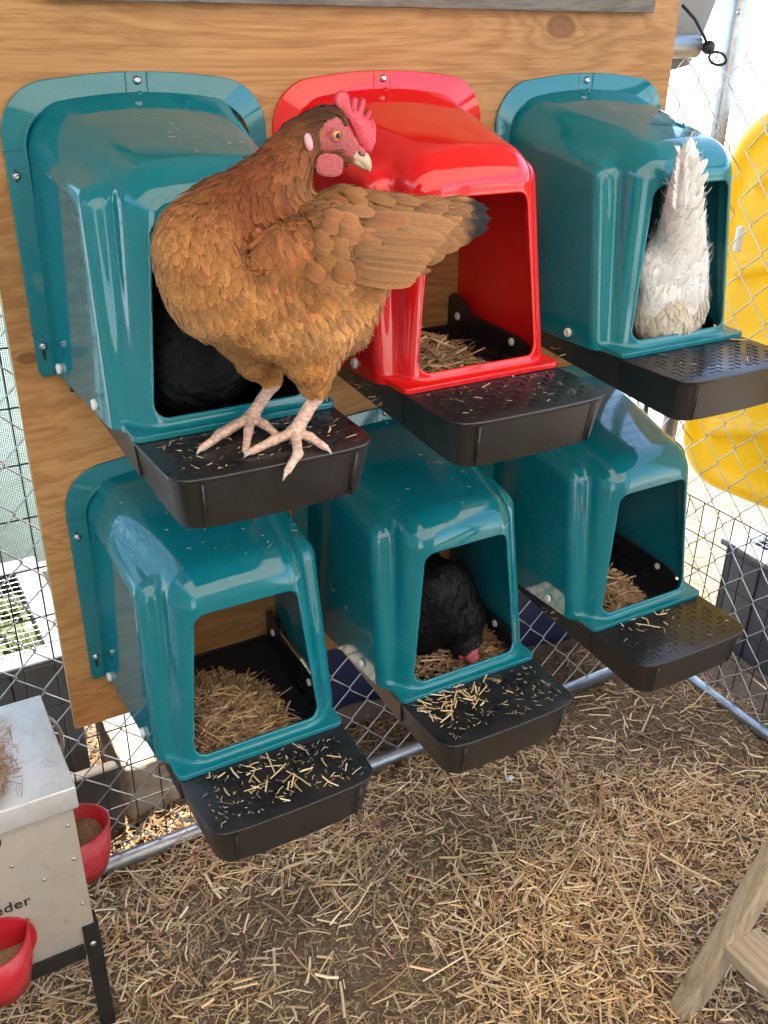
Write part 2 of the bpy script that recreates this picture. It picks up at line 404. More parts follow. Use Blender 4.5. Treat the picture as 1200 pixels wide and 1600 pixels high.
# ------------------------------------------------------------------ the setting: ground, pen fences, canopy
def ground():
    xs = np.unique(np.concatenate([np.linspace(-60, -1, 14), np.linspace(-1, 2, 61), np.linspace(2, 120, 24)]))
    ys = np.unique(np.concatenate([np.linspace(-60, -1.2, 14), np.linspace(-1.2, 1.2, 49), np.linspace(1.2, 140, 26)]))
    X, Y = np.meshgrid(xs, ys, indexing='ij')
    Z = GZ + .012 * np.sin(X * 5 + 1) * np.sin(Y * 6 + 2) + .006 * np.sin(X * 17 + Y * 9) - .012
    nx, ny = X.shape; V = np.stack([X, Y, Z], -1).reshape(-1, 3)
    i, j = np.meshgrid(np.arange(nx - 1), np.arange(ny - 1), indexing='ij'); a = (i * ny + j).ravel()
    o = link('ground', np_mesh('ground', V, np.stack([a, a + ny, a + ny + 1, a + 1], 1)), M['ground'])
    tag(o, 'trodden brown soil of the pen and pale gravel yard beyond', kind='structure')
ground()

def chain_wire(n_k, hk, w, amp, flip, wob=0.0):
    mb = MB(); pts = []
    for k in range(n_k):
        s = 1 if (k + flip) % 2 else -1
        zz = k * hk
        wx = wob * math.sin(k * .31 + 1.0) + wob * .6 * math.sin(k * .83)
        x = s * (w / 2 + amp)
        for q, dz, yy in ((.72, -.12 * hk, s * .0014), (1, 0, 0), (.72, .12 * hk, -s * .0014)):
            pts.append((x * (1 if q == 1 else .80) + wx, yy, zz + dz))
    mb.tube(pts, .0015, 5, False)
    return mb
def chain_fence(name, label, origin, axis, n, w, hk, n_k, rails, posts, wob=.004):
    root = empty(name, origin, label, 'fence')
    protos = []
    for f in (0, 1):
        mb = chain_wire(n_k, hk, w, .0022, f, wob); me = bpy.data.meshes.new('wire'); me.from_pydata(mb.v, [], mb.f)
        me.polygons.foreach_set('use_smooth', [True] * len(me.polygons)); me.materials.append(M['wire']); protos.append(me)
    for i in range(n):
        o = bpy.data.objects.new('wire', protos[i % 2]); col.objects.link(o); o.parent = root
        d = Vector(axis) * (i * w); o.location = (d.x, d.y, .03)
        o.rotation_euler = (0, 0, math.atan2(axis[1], axis[0]))
    for (a, b, r) in rails: MB().tube([a, ((Vector(a) + Vector(b)) / 2), b], r, 14).build('rail', M['pipe'], root)
    for (p, z0, z1, r) in posts: MB().tube([(p[0], p[1], z0), (p[0], p[1], z1)], r, 14).build('post', M['pipe'], root)
    return root
chain_fence('chain_link_fence', 'chain link fence with bottom pipe running behind the plywood board', (-.98, .075, GZ), (1, 0, 0), 56, .0415, .045, 34,
            [((-1.05, .075, GZ + .008), (1.33, .075, GZ + .016), .0165), ((-1.05, .078, .432), (1.135, .078, .432), .022)], [((-1.05, .075), GZ, .45, .02)])
chain_fence('chain_link_fence', 'chain link side fence in front of the yellow slide', (1.335, .06, GZ), (0, -1, 0), 36, .044, .050, 31,
            [((1.335, .05, GZ + .010), (1.335, -1.75, GZ + .010), .0165), ((1.335, .05, .47), (1.335, -1.75, .47), .02)], [((1.335, -1.75), GZ, .5, .02)], .006)
p = empty('canopy_post', (1.36, .19, GZ), 'galvanised upright pipe post of the canopy at upper right', 'post')
MB().tube([(1.36, .19, GZ), (1.36, .19, .2), (1.362, .19, 1.12)], .019, 16).build('pipe', M['pipe'], p)
q = at(1143, 18, .15); MB().lathe([(.001, 0), (.005, .001), (.006, .004), (.004, .007), (.001, .008)], (1.345, .173, q[2]), (-.3, -1, 0), 10).build('bolt', M['steel'], p)

def sheet(name, fn, nu, nv, mat, parent=None, thick=.0015):
    u, v = np.meshgrid(np.linspace(0, 1, nu), np.linspace(0, 1, nv), indexing='ij')
    P = fn(u, v).reshape(-1, 3) - parent_world(parent)
    i, j = np.meshgrid(np.arange(nu - 1), np.arange(nv - 1), indexing='ij'); a = (i * nv + j).ravel()
    me = np_mesh(name, P, np.stack([a, a + nv, a + nv + 1, a + 1], 1)); o = link(name, me, mat, parent)
    if thick: sm = o.modifiers.new('thickness', 'SOLIDIFY'); sm.thickness = thick
    return o
cp = empty('canopy', (0, -.9, GZ), 'white fabric canopy with a silver back strip stretched over the pen', 'canopy')
roofz = lambda u, y: 1.10 - .05 * np.sin(u * 9.4) ** 2 - .02 * np.sin(y * 2.5) + .10 * np.sin(np.pi * u)
sheet('roof_sheet', lambda u, v: np.stack([-1.6 + 3.2 * u, -4.4 + 3.65 * v, roofz(u, -4.4 + 3.65 * v)], -1), 40, 40, M['canopy'], cp)
sheet('front_light_blocker', lambda u, v: np.stack([-1.6 + 3.2 * u, -4.4 + .04 * np.sin(u * 40) * v, roofz(u, -4.4 + 0 * v) - 2.05 * v], -1), 60, 12, M['tarp'], cp)  # unseen flap added to cut front light and flange reflections
sheet('roof_tarp', lambda u, v: np.stack([-1.62 + 3.24 * u, -.80 + 1.40 * v, .012 + roofz(u, -.80 + 1.40 * v)], -1), 40, 20, M['tarp'], cp)
for (x, y) in ((-1.57, -4.37), (1.57, -4.37), (-1.57, .5)): MB().tube([(x, y, GZ), (x, y, 1.12)], .019, 12).build('leg', M['pipe'], cp)
tp = sheet('silver_tarp', lambda u, v: np.stack([-1.35 + (2.68 - .19 * v ** 2) * u, .115 + .020 * np.sin(u * 46 + 1.5 * v) * (.4 + v) - .015 * v, 1.10 - .69 * v + .03 * np.sin(u * 31) * v], -1), 150, 24, M['tarp'])
tag(tp, 'creased silver tarp hanging over the fence rail behind the board', 'tarp')

# bungee that ties the tarp to the rail end
bp = at(1107, 74, .055); b0 = empty('bungee_tie', tuple(bp), 'black ball bungee tied round the pipe end at upper right', 'bungee')
MB().lathe([(.001, -.012), (.009, -.010), (.0125, -.004), (.0125, .004), (.009, .010), (.001, .012)], tuple(bp), (.3, -1, .1), 14).build('ball', M['rubber'], b0)
lp = [Vector(bp) + Vector((.012 + .022 * (1 - math.cos(a)), .004 - .01 * math.sin(a), -.012 + .009 * math.sin(a) - .008 * (1 - math.cos(a)))) for a in np.linspace(0, 2 * math.pi, 18)]
MB().tube(lp, .0028, 6, False).build('loop', M['rubber'], b0)
MB().tube([Vector(bp), Vector(bp) + Vector((-.012, .005, .02)), Vector(at(1086, 30, .07)), Vector(at(1066, 8, .08))], .003, 6).build('cord', M['rubber'], b0)

# plywood board and the grey batten on it
o = MB().box((-.223, 0.0, -.665), (1.003, .015, .555)).build('plywood_board', M['ply']); tag(o, 'tall brown plywood board carrying the six nest boxes', 'board')
o.data.materials.append(M['ply_edge'])
for f in o.data.polygons:
    if abs(f.normal.y) < .5: f.material_index = 1
o = MB().box((-.112, -.021, .4855), (.925, -.001, .575)).build('wooden_batten', M['grey_wood'], None, .002); tag(o, 'weathered grey wooden batten across the top of the plywood', 'batten')

# ------------------------------------------------------------------ nest box
def hood_sdf(x, y, z):
    d = -y; ax = np.abs(x)
    w1 = .147 - .063 * d - .31 * d * z + .006 * np.exp(-d / .02); zr1 = .376 - .235 * d - .75 * x * x; d1 = .312 - .085 * z
    f1 = rmax(.042, ax - w1, d - d1, z - zr1)
    w2 = .1645 - .042 * d - .030 * z + .004 * np.exp(-d / .02); zr2 = .322 - .17 * d - .5 * x * x + .010 + .010 * np.exp(-d / .03); d2 = .276 - .17 * z
    f2 = rmax(.022, ax - w2, d - d2, z - zr2)
    f = smin(f1, f2, .016)
    sh = np.maximum(f, -(f + .0056))
    wo = .1075 - .105 * z
    op = rmax(.018, ax - wo, z - .254, .015 - z); op = np.maximum(op, .18 - d)
    sh = smax(sh, -op, .003)
    lip = np.maximum(rmax(.012, ax - .1405 , d - .326, .262 - d), z - .0025)
    lip = np.maximum(lip, -(f + .004))
    return smin(sh, lip, .009)
P, Q, Nn = surface_nets(hood_sdf, (-.180, -.338, -.0062), (.180, 0.0, .388), .0021)
hood_me = np_mesh('hood', P, Q, True); P_hood, Nn_hood = P, Nn

def arc_outline(hw, ztop, zc, rc, zb, n=10):
    """flange outline: straight sides, big round top corners, gently arched top; right bottom -> left bottom"""
    pts = [(hw - .004, zb)]; zt = lambda x: ztop - .62 * x * x
    cx = hw - rc; cz = zt(cx) - rc
    pts.append((hw, zb + .01))
    for a in np.linspace(0, math.pi / 2 * .92, n): pts.append((cx + rc * math.cos(a), cz + rc * math.sin(a)))
    for x in np.linspace(cx - .01, -cx + .01, 15): pts.append((x, zt(x)))
    for a in np.linspace(math.pi / 2 * 1.08, math.pi, n): pts.append((-cx + rc * math.cos(a), cz + rc * math.sin(a)))
    pts.append((-hw, zb + .01)); pts.append((-hw + .004, zb))
    return pts
def make_box():
    root = empty('nest_box', (0, 0, 0))
    hood = link('hood', hood_me, M['teal'], root)
    # flange lying on the board
    out = arc_outline(.1895, .4010, 0, .072, -.010); inn = arc_outline(.1600, .367, 0, .050, -.010)
    n = len(out); mb = MB()
    V = [(a, -.0045, b) for a, b in out] + [(a, -.0012, b) for a, b in out] + [(a, -.0045, b) for a, b in inn] + [(a, -.010, b - .002) for a, b in inn]
    F = []
    for i in range(n - 1):
        F += [(i, i + 1, 2 * n + i + 1, 2 * n + i), (n + i, n + i + 1, i + 1, i), (2 * n + i, 2 * n + i + 1, 3 * n + i + 1, 3 * n + i)]
    F += [(0, 2 * n, n), (n - 1, 2 * n - 1, 3 * n - 1)]
    mb.add(V, F); fl = mb.build('flange', M['teal'], root, .0012, 2, 30)
    for x in (-.017, .013):
        MB().box((x, -.0054, .368), (x + .0016, -.0040, .401)).build('flange_rib', M['teal'], fl)
    for s in (-1, 1):
        for (z, dz) in ((.285, .02), (.035, .02)):
            MB().box((min(s * .165, s * .192), -.0054, z + dz), (max(s * .165, s * .192), -.0040, z + dz + .0015)).build('flange_rib', M['teal'], fl)
            MB().prism([(.0025 * math.cos(a), -.008 + .010 * math.sin(a)) for a in np.linspace(0, 2 * math.pi, 9)[:-1]], lambda a, b, h: (s * .178 + a, h, z - .003 + b), -.0052, -.0049).build('screw_slot', M['rubber'], fl)
    for (x, z) in ((0, .390), (-.178, .274), (-.178, .037), (.178, .274), (.178, .037)):
        sc = MB().lathe([(.0062, 0), (.0062, .0012), (.0048, .0030), (.0032, .0045), (.0014, .0050), (.0013, .0040)], (x, -.0045, z), (0, -1, 0), 12).build('screw', M['steel'], root)
    MB().lathe([(.0045, 0), (.0040, .0012), (.001, .0016)], (0, -.012, .3735), (0, -.75, .66), 10).build('boss', M['teal'], hood)
    # tray: pan under the hood, perch block in front
    def plan(inset=0.0, nfr=7):
        rc = .030; pts = [(-.1500 + inset, 0.0 - 0)]
        pts += [(-.1470 + inset, -.10), (-.1425 + inset, -.25), (-.1395 + inset, -.315)]
        hw = .1350 - inset; e = -.4570 + inset
        pts.append((-hw - .0015, e + rc + .02))
        for a in np.linspace(math.pi, 1.5 * math.pi, nfr): pts.append((-hw + rc + rc * math.cos(a), e + rc + rc * math.sin(a)))
        for x in np.linspace(-hw + rc + .02, hw - rc - .02, 5): pts.append((x, e - .004 * (1 - (x / hw) ** 2)))
        return pts + [(-a, b) for a, b in reversed(pts[:5 + nfr])]
    zb = lambda y: -.034 + .098 * y
    A = plan(0); B = plan(.0022); C_ = plan(.011); n = len(A); mb = MB()
    V = [(a, b, -.0065) for a, b in A] + [(a, b, -.0105) for a, b in A] + [(a, b, -.0125) for a, b in B] + [(a, b, zb(b)) for a, b in C_]
    F = []
    for r in range(3):
        for i in range(n - 1): F.append((r * n + i, r * n + i + 1, (r + 1) * n + i + 1, (r + 1) * n + i))
    F.append(tuple(range(4 * n - 1, 3 * n - 1, -1)))                 # underside
    fr = [i for i in range(n) if A[i][1] <= -.31]
    F.append(tuple(fr))                                              # perch top
    mb.add(V, F)
    # pan inside: floor, back rim and the wall under the front lip
    fl_z = lambda y: zb(y) + .006
    q = [(-.140, -.002), (-.134, -.308), (.134, -.308), (.140, -.002)]
    b0 = len(mb.v)
    V = [(x, y, fl_z(y)) for x, y in q] + [(-.1395, -.315, -.0065), (.1395, -.315, -.0065)]
    mb.add(V, [(0, 1, 2, 3), (1, 2, 5, 4)])
    for s in (-1, 1):
        mb.add([(s * .140, -.002, fl_z(0)), (s * .134, -.308, fl_z(-.308)), (s * .1395, -.315, -.0065), (s * .150, 0, -.0065)], [(0, 1, 2, 3)])
    mb.box((-.148, -.006, -.040), (.148, -.0012, -.022))
    tray = mb.build('tray', M['black'], root, .0016, 2, 32)
    for s in (-1, 1):                                                # side ears inside the hood
        prof = [(-.002, -.036), (-.002, .030), (-.018, .040), (-.045, .036), (-.075, .016), (-.225, .014), (-.252, .006), (-.262, -.012), (-.262, -.022), (-.05, -.022)]
        MB().prism(prof, lambda a, b, h: (s * (h + .03 * a), a, b), .1425, .1455).build('ear', M['black'], tray)
        for y in (-.036, -.205):
            kn = MB().lathe([(.0078, 0), (.0080, .004), (.0068, .0062), (.0034, .0068), (.0030, .0045)], (s * (.1645 + .047 * y), y, .0095), (s, 0, .03), 12).build('knob', M['white_plastic'], root)
            MB().lathe([(.0070, 0), (.0066, .003), (.004, .004)], (s * (.1424 + .03 * y), y, .0015), (-s, 0, .03), 12).build('knob', M['white_plastic'], root)
        MB().tube([(s * .1015, -.4590, -.014), (s * .0975, -.4485, zb(-.45) + .003)], .0016, 6).build('seam', M['black'], tray)
    # grip pattern of short bars on the perch
    mb = MB()
    for iy in range(9):
        for ix in range(17):
            x = -.112 + ix * .014; y = -.336 - iy * .0128
            if (ix + iy) % 3 == 0: mb.box((x - .0055, y - .0009, -.0066), (x + .0055, y + .0009, -.0054))
            elif (ix + iy) % 3 == 1: mb.box((x - .0009, y - .0055, -.0066), (x + .0009, y + .0055, -.0054))
    tag(mb.build('grip_pattern', M['black'], tray), kind='stuff')
    nx, ny = 80, 90; x, y = np.meshgrid(np.linspace(-.133, .133, nx), np.linspace(-.006, -.304, ny), indexing='ij')
    h = .0020 * np.abs(np.sin(x * 420)) * (np.sin(y * 700 + 2.2 * np.sign(np.sin(x * 210))) * .5 + .6)
    Vm = np.stack([x, y, fl_z(y) + .002 + h], -1).reshape(-1, 3); i, j = np.meshgrid(np.arange(nx - 1), np.arange(ny - 1), indexing='ij'); a = (i * ny + j).ravel()
    link('mat', np_mesh('mat', Vm, np.stack([a, a + 1, a + ny + 1, a + ny], 1)), M['mat'], tray)
    return root
BX = [0, .390, .801, .007, .402, .821]; BZ = [0, -.002, -.010, -.558, -.562, -.551]
BLAB = ['teal plastic nest box at upper left behind the brown hen', 'red plastic nest box in the top row', 'teal plastic nest box at upper right holding the white hen',
        'teal plastic nest box at lower left with loose straw on its mat', 'teal plastic nest box at lower centre holding the black hen', 'teal plastic nest box at lower right with straw and a patterned perch']
proto = make_box(); boxes = []
for i in range(6):
    b = proto if i == 0 else copy_tree(proto)
    b.location = (BX[i], 0, BZ[i]); tag(b, BLAB[i], 'nest box', 'nest boxes on the plywood board'); boxes.append(b)
def recolor(o):
    if o.type == 'MESH' and o.data.materials and o.data.materials[0] == M['teal']:
        o.material_slots[0].link = 'OBJECT'; o.material_slots[0].material = M['red']
    for c in o.children: recolor(c)
recolor(boxes[1])

# ------------------------------------------------------------------ straw
STRAW = np.array([(.66, .44, .215), (.55, .345, .16), (.42, .25, .12), (.74, .55, .33), (.31, .175, .09), (.22, .12, .062), (.60, .43, .27)])
def straws(pos, yaw, pitch, L, W, colr, bend=None, thick=.45):
    """n straws: flattened 3-sided stalks with one kink; returns V,F,C"""
    n = len(pos); bend = rng.normal(0, .18, n) if bend is None else bend
    d = np.stack([np.cos(yaw) * np.cos(pitch), np.sin(yaw) * np.cos(pitch), np.sin(pitch)], 1)
    sd = np.stack([-np.sin(yaw), np.cos(yaw), np.zeros(n)], 1); up = np.cross(d, sd)
    rings = []
    for t, q in ((-.5, 1), (0.05, 0), (.5, 1)):
        c = pos + d * (t * L)[:, None] + sd * (q * bend * L * .22)[:, None]
        w = W * (.5 if t else .55)
        rings.append(np.stack([c - sd * w[:, None], c + up * (w * 2 * thick)[:, None], c + sd * w[:, None]], 1))
    V = np.stack(rings, 1).reshape(n * 9, 3)
    base = []
    for r in (0, 1):
        for j in range(3):
            k = (j + 1) % 3; base.append((r * 3 + j, r * 3 + k, r * 3 + 3 + k, r * 3 + 3 + j))
    F = (np.arange(n)[:, None, None] * 9 + np.array(base)[None]).reshape(-1, 4)
    C = np.repeat(colr[:, None], 9, 1).reshape(-1, 3)
    return V, F, C
def straw_cols(n, probs, k=1.0):
    c = STRAW[rng.choice(len(STRAW), n, p=np.array(probs) / sum(probs))] * rng.uniform(.72, 1.18, (n, 1)) * k
    return np.clip(c, 0, .9)
def straw_obj(name, V, F, C, label, cat='straw'):
    o = link(name, np_mesh(name, V, F, False, C), M['straw']); return tag(o, label, cat, kind='stuff')

def perch_shade(x, y):                              # soft shade below the perches, painted into the straw colours
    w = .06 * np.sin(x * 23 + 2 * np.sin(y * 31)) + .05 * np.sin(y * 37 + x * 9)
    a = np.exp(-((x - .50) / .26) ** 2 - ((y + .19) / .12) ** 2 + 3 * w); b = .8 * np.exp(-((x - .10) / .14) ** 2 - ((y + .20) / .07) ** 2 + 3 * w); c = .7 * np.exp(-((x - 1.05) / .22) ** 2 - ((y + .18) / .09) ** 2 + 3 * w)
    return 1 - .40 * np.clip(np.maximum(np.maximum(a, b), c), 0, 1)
def ground_straw():
    n = 50000
    x = rng.uniform(-.62, 1.40, n); y = rng.uniform(-1.15, .62, n)
    # patchy: bare soil where the noise is low
    f = np.sin(x * 4.1 + 1.3 * np.sin(y * 5.2)) + np.sin(y * 6.3 + 1.7 * np.sin(x * 3.1 + 2)) + .7 * np.sin(x * 11 + y * 8)
    keep = rng.uniform(0, 1, n) < np.clip(.66 + .20 * f, .20, 1)
    x, y = x[keep], y[keep]; f = f[keep]; n = len(x)
    L = np.clip(rng.lognormal(math.log(.027), .62, n), .005, .16); W = np.clip(rng.lognormal(math.log(.0023), .45, n), .0007, .0062)
    z = GZ + .012 * np.sin(x * 5 + 1) * np.sin(y * 6 + 2) + .006 * np.sin(x * 17 + y * 9) - .010 + rng.gamma(1.4, .0042, n) * (1 + .35 * f)
    pitch = rng.normal(0, .13, n); z = z + np.abs(np.sin(pitch)) * L * .4
    c = straw_cols(n, [3.4, 3.2, 2.3, 1.8, 1.4, 1.1, 2.0]); c[y > .09] *= .5; c *= 1.18; c *= perch_shade(x, y)[:, None]; c *= np.clip(.86 + .11 * f, .5, 1.2)[:, None]
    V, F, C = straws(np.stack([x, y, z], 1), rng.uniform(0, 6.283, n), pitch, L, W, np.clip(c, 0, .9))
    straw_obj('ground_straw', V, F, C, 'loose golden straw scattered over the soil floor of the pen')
    n = 1900; x = rng.uniform(-.60, 1.38, n); y = rng.uniform(-1.1, .05, n)
    f = np.sin(x * 4.1 + 1.3 * np.sin(y * 5.2)) + np.sin(y * 6.3 + 1.7 * np.sin(x * 3.1 + 2)) + .7 * np.sin(x * 11 + y * 8)
    z = GZ + .012 * np.sin(x * 5 + 1) * np.sin(y * 6 + 2) + .006 * np.sin(x * 17 + y * 9) + .002 + rng.gamma(1.6, .004, n)
    V, F, C = straws(np.stack([x, y, z], 1), rng.uniform(0, 6.283, n), rng.normal(0, .10, n), np.clip(rng.lognormal(math.log(.038), .5, n), .012, .14), np.clip(rng.lognormal(math.log(.0030), .3, n), .0016, .0065), np.clip(straw_cols(n, [4, 1.5, .5, 4, .2, 0, 3]) * (1.18 * (.35 + .65 * perch_shade(x, y)))[:, None], 0, .92), rng.normal(0, .3, n), .30)
    straw_obj('loose_stalks', V, F, C, 'broad pale straw stalks lying loose on top of the floor litter')
    n = 36000; x = rng.uniform(-.62, 1.40, n); y = rng.uniform(-1.15, .12, n)
    f = np.sin(x * 4.1 + 1.3 * np.sin(y * 5.2)) + np.sin(y * 6.3 + 1.7 * np.sin(x * 3.1 + 2)) + .7 * np.sin(x * 11 + y * 8)
    z = GZ + .012 * np.sin(x * 5 + 1) * np.sin(y * 6 + 2) + .006 * np.sin(x * 17 + y * 9) - .0105 + rng.gamma(1.3, .0022, n)
    V, F, C = straws(np.stack([x, y, z], 1), rng.uniform(0, 6.283, n), rng.normal(0, .10, n), np.clip(rng.lognormal(math.log(.0085), .45, n), .003, .022), rng.uniform(.0008, .0026, n), np.clip(.82 * straw_cols(n, [2, 2.4, 2.6, 1.4, 2, 1.6, 2]) * (perch_shade(x, y) * np.clip(.92 + .10 * f, .5, 1.2))[:, None], 0, .9), rng.normal(0, .4, n), .25)
    straw_obj('straw_chaff', V, F, C, 'trodden straw chaff between the longer stalks on the pen floor')
    n = 4000; x = rng.uniform(1.40, 3.4, n); y = rng.uniform(-.4, 2.2, n)
    V, F, C = straws(np.stack([x, y, np.full(n, GZ + .0) + rng.uniform(-.004, .006, n)], 1), rng.uniform(0, 6.283, n), rng.normal(0, .1, n), rng.uniform(.02, .06, n), rng.uniform(.001, .003, n), straw_cols(n, [3, 2, 1, 3, 1, 0, 3], .5))
    straw_obj('yard_straw', V, F, C, 'sparse pale straw on the sunlit yard beyond the side fence')
ground_straw()
def heap(bi, cx, cy, rx, ry, h, n, label):
    a = rng.uniform(0, 6.283, n); r = np.sqrt(rng.uniform(0, 1, n))
    x = np.clip(cx + rx * r * np.cos(a), -.128, .128); y = np.clip(cy + ry * r * np.sin(a), -.300, -.008)
    z0 = -.028 + .098 * y + .006; prof = np.clip(1 - r ** 2, 0, 1)
    z = z0 + h * prof * rng.uniform(.55, 1.0, n) + .003
    L = np.clip(rng.lognormal(math.log(.035), .4, n), .012, .075); L = np.minimum(L, 2.3 * np.minimum(.142 - np.abs(x), np.minimum(.310 + y, .02 - y)) + .01)
    V, F, C = straws(np.stack([x + BX[bi], y, z + BZ[bi]], 1), rng.uniform(0, 6.283, n), rng.normal(0, .22, n), L, np.clip(rng.lognormal(math.log(.0022), .35, n), .001, .0048), straw_cols(n, [1.2, 2.4, 3, .5, 2.6, 1.8, 1.2], .85))
    straw_obj('nest_straw', V, F, C, label, 'straw')
heap(1, -.03, -.17, .12, .14, .060, 1500, 'straw bedding inside the red nest box')
heap(2, 0, -.16, .13, .15, .030, 1000, 'straw bedding under the white hen')
heap(3, -.030, -.19, .115, .125, .050, 2300, 'straw heap on the dark mat of the lower left nest box')
heap(4, .03, -.19, .12, .13, .050, 1400, 'straw bedding around the black hen')
heap(5, -.03, -.20, .10, .11, .070, 1500, 'straw heap inside the lower right teal nest box')
def litter(bi, n_big, n_fine, label, bias=None):
    out = []
    for big, n in ((True, n_big), (False, n_fine)):
        if not n: continue
        if bias and big: x = np.clip(rng.normal(bias[0], bias[2], n), -.12, .12); y = np.clip(rng.normal(bias[1], bias[3], n), -.445, -.325)
        else: x = rng.uniform(-.118, .118, n); y = rng.uniform(-.442, -.332, n)
        L = np.clip(rng.lognormal(math.log(.017 if big else .006), .5, n), .003, .05); W = rng.uniform(.0010, .0028, n) if big else rng.uniform(.0005, .0011, n)
        L = np.minimum(L, 2 * np.minimum(.134 - np.abs(x), .456 + y)); z = -.0052 + (rng.uniform(0, .004, n) if big else rng.uniform(0, .0006, n))
        V, F, C = straws(np.stack([x + BX[bi], y, z + BZ[bi]], 1), rng.uniform(0, 6.283, n), rng.normal(0, .05 if big else .02, n), L, W, straw_cols(n, [3, 2, 1, 4, .4, 0, 2], 1.15) * [1, 1.05, 1.05], rng.normal(0, .5 if not big else .15, n))
        out.append((V, F, C))
    b = 0; VV, FF, CC = [], [], []
    for V, F, C in out: VV.append(V); FF.append(F + b); CC.append(C); b += len(V)
    straw_obj('straw_litter', np.concatenate(VV), np.concatenate(FF), np.concatenate(CC), label)
litter(0, 2, 80, 'fine straw chaff on the perch under the brown hen')
litter(1, 2, 45, 'sparse straw chaff on the perch of the red nest box')
litter(2, 2, 24, 'few straw bits on the perch below the white hen')
litter(3, 42, 150, 'straw pieces scattered on the lower left perch')
litter(4, 62, 130, 'straw pieces piled on the lower centre perch', (-.06, -.352, .05, .022))
litter(5, 11, 24, 'few straw bits on the lower right perch', (-.04, -.345, .05, .015))

# ------------------------------------------------------------------ things beyond the fences
def grid_panel(name, label, o, ux, nx, dx, uz, nz, dz, r, mat, cat='wire panel', parent=None):
    """welded wire panel: every rod a part sharing one mesh per direction"""
    root = parent or empty(name, o, label, cat)
    base = Vector(o); ux = Vector(ux); uz = Vector(uz); pw = Vector(parent_world(root))
    def rod(vec):
        mb = MB().tube([(0, 0, 0), vec], r, 5, False); me = bpy.data.meshes.new('rod'); me.from_pydata(mb.v, [], mb.f); me.materials.append(mat)
        me.polygons.foreach_set('use_smooth', [True] * len(me.polygons)); return me
    a = rod(uz * (nz - 1) * dz); b = rod(ux * (nx - 1) * dx); nrm = ux.cross(uz) * r * 1.6
    for i in range(nx): q = bpy.data.objects.new('rod', a); col.objects.link(q); q.parent = root; q.location = base + ux * i * dx - pw
    for i in range(nz): q = bpy.data.objects.new('rod', b); col.objects.link(q); q.parent = root; q.location = base + uz * i * dz + nrm - pw
    return root
grid_panel('welded_wire_panel', 'black welded wire panel behind the chain link at far left', (-.95, .135, GZ), (1, 0, 0), 24, .056, (0, 0, 1), 15, .10, .0016, M['dark_wire'])
grid_panel('welded_wire_panel', 'black welded wire panel outside the side fence below the yellow slide', (1.40, .42, GZ), (0, -1, 0), 24, .05, (0, 0, 1), 6, .095, .0016, M['dark_wire'])
MB_p = MB().tube([(1.44, .36, GZ), (1.445, .36, -.1)], .007, 8).build('fence_stake', M['dark_wire']); tag(MB_p, 'thin black stake standing beside the lower right nest box', 'stake')

def planter(label, lo, hi, plants, mesh_cover):
    (x0, y0, z0), (x1, y1, z1) = lo, hi; root = empty('raised_planter', ((x0 + x1) / 2, (y0 + y1) / 2, z0), label, 'planter')
    t = .025
    for (a, b, nm) in (((x0, y0, z0), (x1, y0 + t, z1), 'side'), ((x0, y1 - t, z0), (x1, y1, z1), 'side'), ((x0, y0 + t, z0), (x0 + t, y1 - t, z1), 'side'), ((x1 - t, y0 + t, z0), (x1, y1 - t, z1), 'side')):
        sd = MB().box(a, b).build(nm, M['planter'], root, .004)
    # overhanging rim, four bars
    r = .045; e = .014; zt = z1 + .018
    for (a, b) in (((x0 - e, y0 - e, z1), (x1 + e, y0 + r, zt)), ((x0 - e, y1 - r, z1), (x1 + e, y1 + e, zt)), ((x0 - e, y0 + r, z1), (x0 + r, y1 - r, zt)), ((x1 - r, y0 + r, z1), (x1 + e, y1 - r, zt))):
        MB().box(a, b).build('rim', M['planter_rim'], root, .005)
    # plank grooves
    n = int((x1 - x0) / .11)
    for k in range(1, n):
        x = x0 + (x1 - x0) * k / n; MB().box((x - .0015, y0 - .0015, z0 + .01), (x + .0015, y0 + .002, z1 - .004)).build('groove', M['rubber'], root)
    n = int((y1 - y0) / .11)
    for k in range(1, n):
        y = y0 + (y1 - y0) * k / n; MB().box((x0 - .0015, y - .0015, z0 + .01), (x0 + .002, y + .0015, z1 - .004)).build('groove', M['rubber'], root)
    MB().box((x0 + t, y0 + t, z0 + .02), (x1 - t, y1 - t, z1 - .05)).build('soil', M['soil'], root)
    grid_panel('cover', None, (x0 + .03, y0 + .03, zt + .003), (1, 0, 0), int((x1 - x0 - .06) / .022) + 1, .022, (0, 1, 0), int((y1 - y0 - .06) / .022) + 1, .022, .0010, M['wire'], parent=root)
    return root
M['planter_rim'] = simple('grey_resin_rim', (.16, .165, .17), .6, 0, .2, 14, .2)
M['soil'] = simple('planter_soil', (.05, .035, .022), .95, 0, .5, 60, .8, .01)
planter('grey raised planter with lettuce under wire mesh at far left', (-.92, .30, GZ), (-.165, .72, -.715), True, True)
planter('grey raised planter with wire mesh top outside the side fence', (1.54, -.75, GZ), (2.05, .085, -.795), False, True)

